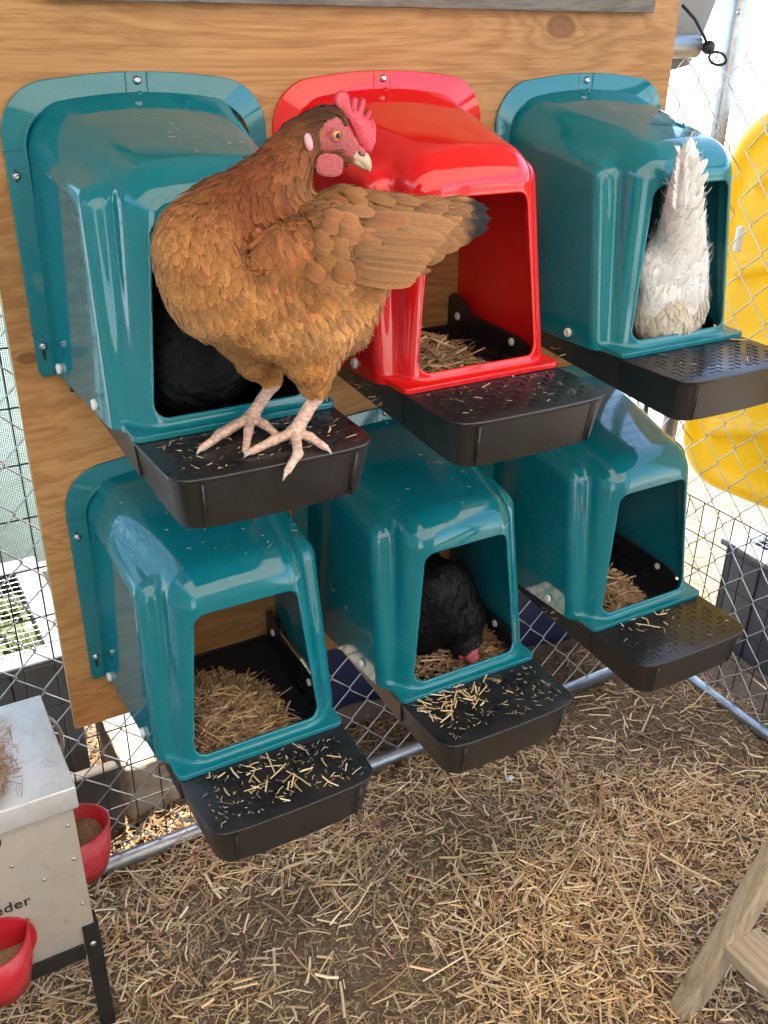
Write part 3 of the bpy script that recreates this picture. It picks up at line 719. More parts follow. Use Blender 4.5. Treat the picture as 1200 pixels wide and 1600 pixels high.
def lettuce(c, s, label):
    V, F, C = [], [], []
    for k in range(26):
        a = k * 2.4; el = .35 + .9 * (k / 26); L = s * random.uniform(.7, 1.1) * (1.15 - .5 * k / 26); W = L * .62
        d = np.array([math.cos(a) * math.cos(el), math.sin(a) * math.cos(el), math.sin(el)]); sd = np.array([-math.sin(a), math.cos(a), 0]); up = np.cross(d, sd)
        b = len(V)
        for i in range(6):
            t = i / 5
            for j in range(5):
                q = (j - 2) / 2; w = W * math.sin(math.pi * min(1, .12 + t * .80)) ** .7
                p = np.array(c) + d * L * t + sd * q * w * .5 + up * (-.25 * L * t * t + .10 * L * q * q + .05 * L * math.sin(9 * t + 5 * q + k) * abs(q))
                V.append(p); C.append(np.array((.15, .18, .07)) * (.7 + .5 * t) * random.uniform(.85, 1.1))
        for i in range(5):
            for j in range(4): F.append((b + i * 5 + j, b + i * 5 + j + 1, b + i * 5 + 6 + j, b + i * 5 + 5 + j))
    o = link('lettuce', np_mesh('lettuce', V, F, True, C), M['leaf']); tag(o, label, 'lettuce', 'lettuces in the planter')
M['leaf'] = attr_mat('leaf', .45, .4, 0, False, .3)
lettuce((-.235, .42, -.775), .10, 'pale green lettuce at the near right corner of the left planter')
lettuce((-.33, .50, -.775), .10, 'pale green lettuce in the middle of the left planter')
lettuce((-.25, .60, -.775), .085, 'pale green lettuce at the far right corner of the left planter')

# green shade netting far left
def net(u, v): return np.stack([-1.65 + 2.05 * u, 1.32 + .05 * np.sin(u * 26 + v * 3) + .03 * np.sin(u * 11), GZ + .02 + 1.75 * v], -1)
tag(sheet('shade_netting', net, 90, 30, M['shade'], None, 0), 'pale green shade netting hanging beyond the planter at far left', 'netting')
tag(sheet('light_block_netting', lambda u, v: np.stack([-1.72 + .03 * np.sin(u * 33) + 0 * v, -2.6 + 3.1 * u, GZ + .02 + 1.9 * v], -1), 90, 20, M['shade'], None, 0), 'unseen green netting added on the left to block side light', 'netting')  # out of view; added to darken what the hoods reflect from the left
# concrete block, low dark board, blue sheet
def rough_block(name, lo, hi, mat, label, cat, amp=.006, n=14):
    lo = np.array(lo); hi = np.array(hi); c = (lo + hi) / 2; h = (hi - lo) / 2
    def f(x, y, z):
        return rmax(.012, np.abs(x - c[0]) - h[0], np.abs(y - c[1]) - h[1], np.abs(z - c[2]) - h[2]) + amp * (np.sin(x * 61 + 2 * np.sin(y * 40)) * np.sin(y * 53) * .4 + .3 * np.sin(z * 77 + x * 90))
    P, Q, Nn = surface_nets(f, lo - .02, hi + .02, .010, 2); return tag(link(name, np_mesh(name, P, Q, True), mat), label, cat)
rough_block('concrete_block', (-.115, .185, GZ - .01), (.16, .47, -.955), M['stone'], 'tan concrete block on the ground behind the lower left nest box', 'block')
o = MB().box((-.30, .175, GZ), (-.128, .205, -.93)).build('wooden_slab', M['dark_board'] if 'dark_board' in M else simple('dark_board', (.07, .055, .045), .8), None, .012, 3); tag(o, 'dark wooden slab leaning beside the concrete block', 'slab')
tag(sheet('blue_sheet', lambda u, v: np.stack([.36 + .84 * u, .155 + .010 * np.sin(u * 19) + .05 * (1 - v), GZ + .075 + .36 * v + .01 * np.sin(u * 13)], -1), 60, 14, M['navy'], None, .004), 'navy blue plastic sheet standing behind the fence under the boxes', 'sheet')
o = MB().box((.34, .225, GZ), (1.22, .40, GZ + .42)).build('timber_sleeper', simple('sleeper_wood', (.10, .065, .045), .85, 0, .5, 12, .5), None, .01); tag(o, 'dark timber sleeper behind the navy blue sheet', 'timber')

# yellow slide hung outside the side fence
def slide():
    yc, zc, hy, hz = -.30, -.17, .575, .475
    c0 = (1.50, yc, zc)
    def rr(y, z, ins): return rmax(.13 - ins * .5, np.abs(y - yc) - hy + ins, np.abs(z - zc + .10 * (y - .2)) - hz + ins)
    def f(x, y, z):
        xo = x - 1.49 - .12 * (z - zc) * (z - zc) - .05 * (y - yc) ** 2
        body = rmax(.012, rr(y, z, 0), np.abs(xo) - .014)
        rim = np.sqrt((rr(y, z, .030)) ** 2 + (xo + .008) ** 2) - .022
        rib = rmax(.010, np.abs(np.sin((z + .35 * y) * 15)) * .05 - .012, np.abs(xo + .010) - .024, rr(y, z, .10))
        return smin(smin(body, rim, .02), rib, .02)
    P, Q, Nn = surface_nets(f, (1.42, -.92, -.78), (1.60, .32, .46), .010, 2)
    root = empty('yellow_slide', (1.50, yc, -.7), 'yellow moulded plastic slide outside the side fence at right', 'slide')
    link('panel', np_mesh('panel', P - parent_world(root), Q, True), M['yellow'], root)
    for (y, z) in ((.16, .02), (.10, -.34)): MB().box((1.452, y - .010, z - .03), (1.462, y + .010, z + .03)).build('slot', M['white_plastic'], root, .004)
slide()

# ------------------------------------------------------------------ feeder at lower left
def feeder():
    x1, x0, y0, y1 = -.281, -.80, -.262, -.030; zt, zb = -.565, -.905
    root = empty('poultry_feeder', ((x0 + x1) / 2, (y0 + y1) / 2, GZ), 'galvanised metal poultry feeder with red cups at lower left', 'feeder')
    bd = MB().box((x0, y0, zb), (x1, y1, zt)).build('body', M['galv'], root, .003)
    lid = MB().box((x0 - .008, y0 - .009, zt - .030), (x1 + .008, y1 + .008, zt + .012)).build('lid', M['galv_lid'], root, .003)
    for (x, y) in ((x1 - .02, y0), (x1 - .02, y1 - .028)):
        lg = MB()
        lg.box((x, y - .003, GZ - .01), (x + .026, y + .001, zb + .055)).box((x + .0225, y + .001, GZ - .01), (x + .0262, y + .026, zb + .055))
        l = lg.build('leg', M['angle_iron'], root)
        MB().lathe([(.006, 0), (.0055, .002), (.002, .0035)], (x + .012, y - .003, zb + .012), (0, -1, 0), 10).build('bolt', M['steel'], l)
    MB().box((x0, y0 - .0055, zb - .012), (x1 - .022, y0 - .0005, zb + .018)).build('rail', M['angle_iron'], root)
    for (z, x) in ((-.63, x1 - .012), (-.70, x1 - .012), (-.80, x1 - .012), (-.86, x1 - .012), (-.67, x1 - .10), (-.72, x1 - .06)):
        MB().lathe([(.0034, 0), (.003, .0012), (.001, .002)], (x, y0, z), (0, -1, 0), 8).build('rivet', M['steel'], bd)
    # hinge loop of wire at the far side
    MB().tube([(x1 + .004 + .026 * math.sin(a), y1 + .012, -.66 + .055 * math.cos(a)) for a in np.linspace(.1, 3.0, 12)], .0035, 7).build('handle', M['wire'], root)
    # printed lettering and the end of the emblem, on the front sheet
    def text(body, size, x, z):
        cu = bpy.data.curves.new('lettering', 'FONT'); cu.body = body; cu.size = size; cu.align_x = 'RIGHT'; cu.extrude = .0002; cu.space_character = 1.08; cu.offset = .0003
        t = bpy.data.objects.new('tmp_text', cu); col.objects.link(t); bpy.context.view_layer.update()
        me = bpy.data.meshes.new_from_object(t.evaluated_get(bpy.context.evaluated_depsgraph_get())); bpy.data.objects.remove(t)
        me.name = 'lettering'; me.materials.clear(); l = link('lettering', me, M['ink'], bd); pw = parent_world(bd)
        l.location = (x - pw[0], y0 - .0008 - pw[1], z - pw[2]); l.rotation_euler = (math.pi / 2, 0, 0)
    text('Feeder', .027, -.3665, -.757)
    def swoosh(cx, cz, r0, r1, a0, a1, w):
        ring = [];
        A = np.linspace(a0, a1, 14)
        for i, a in enumerate(A): t = i / 13; ring.append((cx + (r0 + w * math.sin(math.pi * t)) * math.cos(a), cz + (r1 + w * math.sin(math.pi * t)) * math.sin(a)))
        for i, a in reversed(list(enumerate(A))): ring.append((cx + r0 * math.cos(a), cz + r1 * math.sin(a)))
        MB().prism(ring[:-1], lambda a, b, h: (a, h, b), y0 - .0012, y0 - .0004).build('emblem', M['ink'], bd)
    swoosh(-.418, -.610, .028, .022, -1.3, .25, .004); swoosh(-.415, -.640, .016, .020, -1.2, .8, .005)
    # D-shaped red cups
    def cup(o, d, s, nm='cup'):
        o = Vector(o); d = Vector(d); sd = Vector((-d.y, d.x, 0)); hw, dep, h = .058 * s, .074 * s, .090 * s
        n = 15; ring = lambda q, z, k: [o + sd * (hw - q) * math.cos(a) * k + d * ((dep - q) * math.sin(a) * k + .001) + Vector((0, 0, z)) for a in np.linspace(0, math.pi, n)]
        mb = MB(); V = ring(0, -.012, .80) + ring(0, .02, .92) + ring(0, h, 1.0) + ring(.004, h, 1.0) + ring(.005, .02, .90); F = []
        for r in range(4):
            for i in range(n - 1): F.append((r * n + i, r * n + i + 1, r * n + n + i + 1, r * n + n + i))
        F.append(tuple(range(n - 1, -1, -1))); F.append(tuple(4 * n + i for i in range(n)))
        mb.add(V, F, True)
        cu = mb.build(nm, M['cup_red'], root)
        # back plate and the feed inside
        pl = [(hw * 1.12 * math.cos(a), .055 * s + hw * 1.05 * math.sin(a)) for a in np.linspace(0, 2 * math.pi, 25)[:-1]]
        MB().prism(pl, lambda a, b, hh: o + sd * a + d * hh + Vector((0, 0, b)), .0012, .006).build('back_plate', M['cup_red'], cu)
        fv = [o + sd * (hw - .006) * .94 * math.cos(a) + d * ((dep - .006) * .94 * math.sin(a) + .0065) + Vector((0, 0, h * .55 + .012 * math.sin(3 * a))) for a in np.linspace(0, math.pi, n)]
        fm = MB(); fm.add(fv + [o + d * dep * .4 + Vector((0, 0, h * .70))], [(i, i + 1, n) for i in range(n - 1)] + [(n - 1, 0, n)], True); fm.build('feed', M['feed'], cu)
        return cu
    cup((-.432, y0, -.872), (0, -1, 0), .98); cup((x1 + .001, -.130, -.845), (1, 0, 0), .94)
M['feed'] = simple('grain_feed', (.36, .24, .13), .95, 0, .6, 240, 1.0, .006)
feeder()
# dry fluff and a curled brown leaf on the feeder lid
n = 900; x = rng.normal(-.385, .022, n); y = rng.normal(-.13, .06, n); k = (x < -.335) & (x > -.5) & (y > -.25) & (y < -.04); x, y = x[k], y[k]; n = len(x)
V, F, C = straws(np.stack([x, y, -.5525 + .0 * x + rng.gamma(1.2, .006, n)], 1), rng.uniform(0, 6.283, n), rng.normal(0, .35, n), rng.uniform(.01, .035, n), rng.uniform(.0005, .0014, n), np.clip(np.array([(.42, .20, .07)]) * rng.uniform(.6, 1.3, (n, 1)), 0, 1))
straw_obj('dry_grass', V, F, C, 'rusty dry grass lying on the feeder lid', 'grass')
def leaf(u, v):
    a = v * 2 - 1; w = .030 * np.sin(np.pi * np.clip(u, .02, .98)) ** .5 * (1 + .18 * np.sin(u * 40))
    return np.stack([-.385 + a * w, -.255 + .10 * u, -.5505 + .012 * a * a + .006 * np.sin(u * 7) + .003], -1)
tag(sheet('dead_leaf', leaf, 24, 7, simple('dead_leaf', (.30, .19, .11), .8, 0, .3, 40, .4), None, .001), 'curled brown dead leaf on the near edge of the feeder lid', 'leaf')

# ------------------------------------------------------------------ wooden step ladder at lower right
def ladder():
    root = empty('wooden_ladder', (.66, -.9, GZ), 'pale wooden ladder of two stiles and flat rungs at lower right', 'ladder')
    d = Vector((.400, -.02, .90)).normalized(); sd = Vector((0, -1, 0)); w = d.cross(sd).normalized()
    def stile(base):
        Mx = Matrix((tuple(w), tuple(sd), tuple(d))).transposed().to_4x4(); Mx.translation = Vector(base)
        MB().box((-.026, -.018, -.012), (.026, .018, 1.1), Mx).build('stile', M['pale_wood'], root, .003)
    stile((.620, -.735, GZ)); stile((.620, -1.26, GZ))
    for k, t in enumerate((.165, .46, .76)):
        c = Vector((.628, 0, GZ)) + d * t
        MB().box((c.x - .036, -1.245, c.z - .012), (c.x + .046, -.7545, c.z + .012)).build('rung', M['pale_wood_y'], root, .002)
ladder()

# droppings and grit on the ground
def pebble(u, v, r, label, colr):
    c = atz(u, v, GZ + .004)
    def f(x, y, z): return np.sqrt(((x - c[0]) / 1.3) ** 2 + (y - c[1]) ** 2 + ((z - c[2]) * 1.5) ** 2) - r + .0018 * np.sin(x * 500) * np.sin(y * 420)
    P, Q, Nn = surface_nets(f, c - r * 1.9, c + r * 1.9, r / 4, 1); o = link('dropping', np_mesh('dropping', P, Q), colr); tag(o, label, 'dropping')
wm = simple('white_dropping', (.62, .60, .55), .8, 0, .3, 200, .5)
pebble(797, 1216, .007, 'white dropping on the straw below the lower centre perch', wm)
pebble(744, 1412, .006, 'white dropping on the straw in the middle of the floor', wm)
pebble(968, 1402, .004, 'tiny white dropping on the straw nearest the ladder', wm)

# ------------------------------------------------------------------ hens
class Blobs:
    """smooth union of round cones; each: a, b, ra, rb, y-squash about the axis"""
    def __init__(s): s.p = []
    def cone(s, a, b, ra, rb, sy=1.0, k=.022): s.p.append(([(np.array(a, float), np.array(b, float), ra, rb)], sy, k)); return s
    def chain(s, pts, sy=1.0, k=.022):
        s.p.append(([(np.array(a, float), np.array(b, float), ra, rb) for (a, ra), (b, rb) in zip(pts[:-1], pts[1:])], sy, k)); return s
    def __call__(s, x, y, z):
        f = None
        for seg, sy, k in s.p:
            g = None
            for a, b, ra, rb in seg:
                ba = b - a; L = float(ba @ ba) + 1e-12
                dx, dy, dz = x - a[0], y - a[1], z - a[2]
                t = np.clip((dx * ba[0] + dy * ba[1] + dz * ba[2]) / L, 0, 1)
                qx, qy, qz = dx - ba[0] * t, (dy - ba[1] * t) / sy, dz - ba[2] * t
                d = np.sqrt(qx * qx + qy * qy + qz * qz) - (ra + (rb - ra) * t)
                g = d if g is None else smin(g, d, .004)
            f = g if f is None else smin(f, g, k)
        return f
def poisson(P, rad, order):
    """variable-radius dart throwing over candidate points"""
    cell = float(rad.max()); H = {}; keep = []
    K = np.floor(P / cell).astype(int)
    for i in order:
        c = tuple(K[i]); ok = True; p = P[i]; r = rad[i]
        for dx in (-1, 0, 1):
            for dy in (-1, 0, 1):
                for dz in (-1, 0, 1):
                    for j in H.get((c[0] + dx, c[1] + dy, c[2] + dz), ()):
                        q = P[j]; m = min(r, rad[j])
                        if (p[0] - q[0]) ** 2 + (p[1] - q[1]) ** 2 + (p[2] - q[2]) ** 2 < m * m: ok = False; break
                    if not ok: break
                if not ok: break
            if not ok: break
        if ok: H.setdefault(c, []).append(i); keep.append(i)
    return np.array(keep)
# feather profile: rows along the length, columns across
FT = np.array([0, .12, .35, .62, .85, .96, 1.0]); FWD = np.array([.30, .62, .95, 1.0, .80, .50, .10]); FCOL = np.array([-1, -.16, 0, .16, 1.0])
def feathers(P, D, Nn, L, W, C, lift=.14, curl=.25, tipc=None, tipw=.0, edge=.18, shaft=.25, vee=.16, jitter=.12, point=None, root_dark=.45, conform=None, hoff=0.0):
    """returns V,F,colour,uv for n feathers rooted at P, pointing along D (tangent), lying on normal Nn"""
    n = len(P); Rr = len(FT); Cc = len(FCOL)
    D = D + jitter * rng.normal(0, 1, (n, 3)); D = D - Nn * (D * Nn).sum(1, keepdims=True); D /= np.linalg.norm(D, axis=1, keepdims=True) + 1e-9
    S = np.cross(Nn, D); lf = lift * rng.uniform(.6, 1.4, n)
    V = np.zeros((n, Rr, Cc, 3)); K = np.zeros((n, Rr, Cc, 3)); U = np.zeros((n, Rr, Cc, 2))
    prof = FWD if point is None else FWD * (1 - point * FT ** 2)
    for r in range(Rr):
        t = FT[r]; zc = lf * t - curl * t * t * .5 * lf * 2
        cen = P + D * (L * t)[:, None] + Nn * (L * zc)[:, None]
        for c in range(Cc):
            q = FCOL[c]; w = W * .5 * prof[r] * q
            V[:, r, c] = cen + S * w[:, None] - Nn * (np.abs(w) * vee * 2)[:, None] + D * (-(np.abs(q) ** 2) * W * .12 * (t > .5))[:, None]
            sh = (1 + shaft) if c == 2 else (1 - edge * .4 if abs(q) < 1 else 1 + edge)
            tip = 1 + .16 * (t > .9) - root_dark * (1 - t) ** 2  # darker roots: shade between overlapping feathers put into the colour
            cc = C * sh * tip
            if tipc is not None and t > tipw: cc = cc * 0 + np.array(tipc) * rng.uniform(.7, 1.3, (n, 1))
            K[:, r, c] = cc; U[:, r, c, 0] = .5 + .5 * q; U[:, r, c, 1] = t
    if conform is not None:                      # lay each feather along the curved body instead of its tangent plane
        X = V.reshape(-1, 3); hgt = np.zeros((n, Rr, Cc)); off = rng.uniform(.0006, .0022, n)
        for r in range(Rr):
            for c in range(Cc): hgt[:, r, c] = off + hoff + L * lf * FT[r] * (1 - .3 * curl * FT[r]) - np.abs(W * .5 * prof[r] * FCOL[c]) * vee * .9
        hgt = hgt.ravel()
        for _ in range(2):
            d0 = conform(*X.T); e = 1e-3; g = np.stack([conform(*(X + np.eye(3)[k] * e).T) - d0 for k in range(3)], 1) / e
            X = X - ((d0 - hgt) / np.maximum((g * g).sum(1), .2))[:, None] * g * .95
        V = X.reshape(n, Rr, Cc, 3)
    f = [(r * Cc + c, r * Cc + c + 1, (r + 1) * Cc + c + 1, (r + 1) * Cc + c) for r in range(Rr - 1) for c in range(Cc - 1)]
    F = (np.arange(n)[:, None, None] * (Rr * Cc) + np.array(f)[None]).reshape(-1, 4)
    return V.reshape(-1, 3), F, np.clip(K.reshape(-1, 3), 0, 1), U.reshape(-1, 2)
def join(parts):
    b = 0; o = [[], [], [], []]
    for V, F, C, U in parts: o[0].append(V); o[1].append(F + b); o[2].append(C); o[3].append(U); b += len(V)
    return [np.concatenate(q) for q in o]
def guide_fields(P, guides, power=3.0, cols=None):
    """guides: (x,z, dx,dy,dz, L, W, r,g,b) -> inverse-distance blend at P using x and z"""
    G = np.array(guides, float); d = np.sqrt((P[:, None, 0] - G[None, :, 0]) ** 2 + (P[:, None, 2] - G[None, :, 1]) ** 2) + .004
    w = d ** -power; w /= w.sum(1, keepdims=True); return w @ G[:, 2:]

def skin_mat(name, c1, c2, scale, bs=.4, rough=.5, sss=.15, stripes=0):
    m, N, L, b = new_mat(name); v = mapping(N, L); n = tex(N, L, 'n', scale, 5, .65, v)
    L.new(ramp(N, L, n.outputs[0], [(.3, c1), (.7, c2)]).outputs[0], b.inputs['Base Color']); setp(b, rough=rough, sss=sss)
    b.inputs['Subsurface Radius'].default_value = (.006, .002, .001); b.inputs['Subsurface Scale'].default_value = .5
    h = n.outputs[0]
    if stripes:
        vo = tex(N, L, 'v', stripes, vec=mapping(N, L, (1, 1, 1.6))); h = math_(N, L, 'ADD', math_(N, L, 'MULTIPLY', h, .4), vo.outputs['Distance'])
        L.new(mix(N, L, ramp(N, L, vo.outputs['Distance'], [(.35, (0, 0, 0)), (.8, (.8, .8, .8))]).outputs[0], ramp(N, L, n.outputs[0], [(.3, c1), (.7, c2)]).outputs[0], tuple(x * .72 for x in c1)), b.inputs['Base Color'])
    bump(N, L, b, h, bs, .0015); return m
M['comb'] = skin_mat('comb_skin', (.50, .026, .050), (.66, .085, .11), 240, .7, .42)
M['face'] = skin_mat('face_skin', (.46, .060, .072), (.64, .19, .19), 260, .9, .55, .15, 560)
M['lobe'] = skin_mat('ear_lobe_skin', (.62, .22, .27), (.75, .42, .42), 150, .4, .5)
M['shank'] = skin_mat('shank_skin', (.70, .43, .32), (.80, .56, .43), 90, 1.0, .5, .1, 170)
M['beak'] = skin_mat('beak_horn', (.55, .40, .25), (.68, .55, .38), 60, .1, .35)
M['dark_horn'] = simple('nostril_horn', (.06, .025, .02), .5, 0, .2, 80, 0)
M['down'] = simple('brown_down', (.28, .11, .032), .9, 0, .35, 120, .6, .003)
M['white_down'] = simple('white_down', (.72, .66, .58), .9, 0, .2, 120, .6, .003)
M['black_down'] = simple('black_down', (.006, .006, .006), .85, 0, .3, 120, .6, .003)
M['black_feather'] = attr_mat('black_feather', .5, .2, 0, True)
M['iris'] = simple('amber_iris', (.52, .30, .085), .12, 0, .35, 400, 0)
M['pupil'] = simple('pupil', (.004, .004, .004), .06, 0, 0, 50, 0)
M['claw'] = simple('claw', (.55, .45, .36), .4, 0, .15, 200, .05)

def blob_mesh(name, f, lo, hi, h, mats, parent, face_mat=None, newton=3):
    P, Q, Nn = surface_nets(f, lo, hi, h, newton); me = np_mesh(name, P - parent_world(parent), Q, True)
    o = link(name, me, mats, parent)
    if face_mat is not None:
        ctr = P[Q].mean(1); me.polygons.foreach_set('material_index', face_mat(ctr).astype(np.int32))
    return o, P, Nn
def ellipsoid(name, c, r, mat, parent, Mx=None, n=14, pw=2.0, bumpy=0):
    V = []; F = []
    for i in range(n + 1):
        th = math.pi * i / n
        for j in range(2 * n):
            ph = math.pi * j / n; q = np.array([math.sin(th) * math.cos(ph), math.sin(th) * math.sin(ph), math.cos(th)])
            q = np.sign(q) * np.abs(q) ** (2 / pw); q = q * (1 + bumpy * math.sin(7 * ph) * math.sin(5 * th))
            q = q * np.array(r)
            if Mx is not None: q = np.array(Mx @ Vector(q))
            V.append(np.array(c) + q)
    for i in range(n):
        for j in range(2 * n): a, b = i * 2 * n + j, i * 2 * n + (j + 1) % (2 * n); F.append((a, b, b + 2 * n, a + 2 * n))
    mb = MB(); mb.add(V, F, True); return mb.build(name, mat, parent)

HY = -.408                                   # the brown hen's middle plane
def h(u, v, y=HY): return at(u, v, y)
PX = 1 / 1370.0
def brown_hen():
    base = (.02, -.375, -.005)
    root = empty('brown_hen', base, 'ginger brown hen standing on the upper left perch with its head turned back', 'hen')
    B = Blobs()
    c = lambda u, v, r, y=HY: (h(u, v, y), r * PX)
    B.chain([c(334, 394, 80), c(398, 420, 98), c(468, 422, 106), c(545, 400, 80)], .95, .02)              # trunk
    B.chain([c(345, 452, 80), c(425, 478, 82), c(525, 488, 62)], .95, .03)                                  # breast, belly
    B.chain([c(540, 376, 80), c(610, 366, 58), c(672, 350, 37), c(715, 345, 24)], .80, .016)                 # saddle, tail base
    B.chain([c(334, 388, 80), c(362, 344, 62), c(405, 300, 44), c(442, 257, 33), c(470, 224, 31), c(502, 208, 30)], .90, .018)   # neck
    B.chain([c(402, 362, 60), c(432, 312, 40), c(450, 264, 31)], .85, .014)                                   # hackle drape
    hd = h(512, 210, HY); B.cone(hd, h(540, 230, HY), .0275, .0165, .80, .012)                              # head
    wy = HY - .066
    B.chain([(h(440, 400, wy), 46 * PX), (h(510, 398, wy), 68 * PX), (h(590, 392, wy + .010), 52 * PX), (h(668, 384, wy + .026), 22 * PX)], .42, .010)  # near wing
    wy2 = HY + .062
    B.chain([(h(420, 390, wy2), 40 * PX), (h(520, 385, wy2), 54 * PX), (h(600, 380, wy2 - .01), 36 * PX)], .42, .010)
    # thighs and legs: near leg, far leg
    nl, fl_ = -.412, -.345
    B.chain([(h(486, 512, nl - .014), .048), (h(485, 556, nl - .010), .034), (h(490, 598, nl), .0175), (h(493, 622, nl), .0085)], .95, .018)
    B.chain([(h(394, 525, fl_), .044), (h(404, 558, fl_), .028), (h(420, 582, fl_), .0155), (h(427, 600, fl_), .0085)], .95, .018)
    zt = -.0052
    ank = np.array([.0405, -.408, .0075]); knee = h(493, 620, nl)
    B.chain([(knee, .0092), ((knee + ank) / 2 + [0, 0, 0], .0078), (ank, .0098)], 1, .006)
    def toe(pts, r0=.0068, r1=.0046): 
        m = len(pts); B.chain([(np.array(p), r0 + (r1 - r0) * i / (m - 1)) for i, p in enumerate(pts)], 1, .005)
    claws = []
    def foot(a, tips):
        for tp, mid in tips: toe([a, mid, tp]); claws.append((np.array(mid), np.array(tp)))
    t1 = atz(392, 706, zt + .004); t3 = atz(508, 699, zt + .004); t4 = atz(441, 684, zt + .004)
    foot(ank, [(t1, (ank + t1) / 2 + [0, 0, .001]), (t3, (ank + t3) / 2 + [0, 0, .003]), (t4, (ank + t4) / 2 + [0, 0, -.001])])
    e = np.array([.020, -.4605, .002]); e2 = h(449, 736, -.468); foot(ank, [(e2, e)])
    ank2 = np.array([.010, -.338, .0075]); knee2 = h(427, 598, fl_)
    B.chain([(knee2, .0088), ((knee2 + ank2) / 2, .0075), (ank2, .0095)], 1, .006)
    s1 = atz(316, 700, zt + .004); s2 = atz(384, 703, zt + .004); s3 = atz(434, 681, zt + .004); s4 = atz(340, 677, zt + .004)
    foot(ank2, [(s1, (ank2 + s1) / 2 + [0, 0, .002]), (s2, (ank2 + s2) / 2 + [0, 0, .002]), (s3, (ank2 + s3) / 2 + [0, 0, .003]), (s4, (ank2 + s4) / 2)])
    fc = h(527, 215, HY - .02)
    def fm(p):
        m = np.zeros(len(p), int); m[p[:, 2] < min(knee[2], knee2[2]) + .004] = 2
        d = np.sqrt((p[:, 0] - fc[0]) ** 2 + ((p[:, 2] - fc[2]) * 1.0) ** 2); m[(d < .0205) & (np.abs(p[:, 1] - HY) > .009)] = 1; m[(np.sqrt((p[:, 0] - h(543, 238)[0]) ** 2 + (p[:, 2] - h(543, 238)[2]) ** 2) < .026) & (p[:, 2] > h(500, 285)[2])] = 1
        return m
    body, P, Nn = blob_mesh('body', B, (-.135, -.53, -.035), (.29, -.30, .415), .0032, [M['down'], M['face'], M['shank']], root, fm)
    for a, b in claws:
        d = (b - a) / np.linalg.norm(b - a); MB().tube([b + d * .001, b + d * .006 + [0, 0, -.0005], b + d * .011 + [0, 0, -.003]], [.0034, .0024, .0006], 7).build('claw', M['claw'], root)
    # --- plumage
    RU, GO, TA, LT, DK = (.190, .050, .012), (.43, .182, .053), (.305, .140, .050), (.50, .245, .090), (.075, .024, .008)
    def g(u, v, du, dv, L, W, colr, dy=0): p = h(u, v, HY - .05); return (p[0], p[2], du, dy, -dv, L, W, *colr)
    G = [g(545, 178, -1, -.1, .010, .004, DK), g(500, 165, -1, 0, .016, .0045, DK), g(450, 168, -1, .2, .026, .0055, RU), g(405, 188, -.9, .55, .032, .006, RU), g(360, 225, -.7, .75, .034, .008, RU),
         g(322, 262, -.55, .85, .030, .011, (.29, .10, .03)), g(285, 310, -.3, 1, .022, .0105, GO), g(258, 380, .0, 1, .022, .011, GO), g(268, 450, .25, 1, .022, .011, GO), g(310, 515, .6, .8, .022, .011, LT), g(365, 555, .6, .8, .022, .0105, GO),
         g(470, 240, -.9, .5, .022, .005, RU), g(430, 262, -.5, .9, .032, .0065, RU), g(440, 310, .15, 1, .036, .008, RU), g(400, 300, -.2, 1, .036, .008, RU), g(400, 345, .05, 1, .036, .009, (.28, .09, .026)), g(440, 370, .3, 1, .038, .009, (.28, .10, .03)), g(425, 430, .4, 1, .032, .012, (.33, .135, .04)),
         g(350, 350, -.1, 1, .024, .010, (.34, .13, .04)), g(320, 430, .1, 1, .023, .011, GO), g(380, 470, .4, 1, .023, .0105, GO), g(420, 520, .5, .9, .023, .010, LT),
         g(490, 305, 1, .15, .032, .013, TA), g(550, 305, 1, .18, .036, .016, TA), g(630, 318, 1, .08, .042, .018, TA), g(710, 330, 1, .08, .045, .018, TA),
         g(490, 350, .85, .6, .034, .013, TA), g(560, 360, 1, .35, .042, .018, TA), g(640, 370, 1, .15, .046, .020, TA), g(480, 400, .75, .7, .034, .012, (.33, .155, .055)), g(550, 410, .9, .4, .042, .018, TA), g(620, 410, 1, .15, .046, .020, TA),
         g(470, 450, .7, .75, .032, .012, GO), g(540, 450, .85, .5, .036, .014, GO), g(480, 500, .5, .9, .028, .012, LT), g(545, 500, .35, 1, .030, .009, LT), g(580, 520, .25, 1, .030, .006, GO), g(500, 555, .05, 1, .024, .009, GO), g(490, 600, .0, 1, .011, .006, GO), g(415, 560, .15, 1, .022, .010, GO), g(415, 588, .2, 1, .010, .006, GO)]
    fld = guide_fields(P, G); D = fld[:, :3]; L = fld[:, 3]; W = fld[:, 4]; C = fld[:, 5:8]
    bare = (P[:, 2] < h(492, 603, nl)[2]) & ~((P[:, 2] > h(424, 584, fl_)[2]) & (P[:, 1] > -.378)) | (P[:, 2] < h(424, 586, fl_)[2])
    d = np.sqrt((P[:, 0] - fc[0]) ** 2 + (P[:, 2] - fc[2]) ** 2); bare |= (d < .0205) & (np.abs(P[:, 1] - HY) > .009)
    d2 = np.sqrt((P[:, 0] - h(543, 238)[0]) ** 2 + (P[:, 2] - h(543, 238)[2]) ** 2); bare |= d2 < .029
    bare |= (P[:, 0] > h(545, 200)[0]) & (P[:, 2] > h(540, 295)[2])
    idx = np.where(~bare)[0]; rad = np.clip(W * .29, .0018, .0060)
    keep = idx[poisson(P[idx], rad[idx], rng.permutation(len(idx)))]
    n = len(keep); rv = rng.uniform(.76, 1.24, (n, 1)) * (1 + rng.normal(0, .03, (n, 3)))
    lowf = 1 + .16 * np.sin(P[keep, 0] * 70 + 3 * np.sin(P[keep, 2] * 50))[:, None]
    Lk = L[keep] * rng.uniform(.85, 1.2, n)
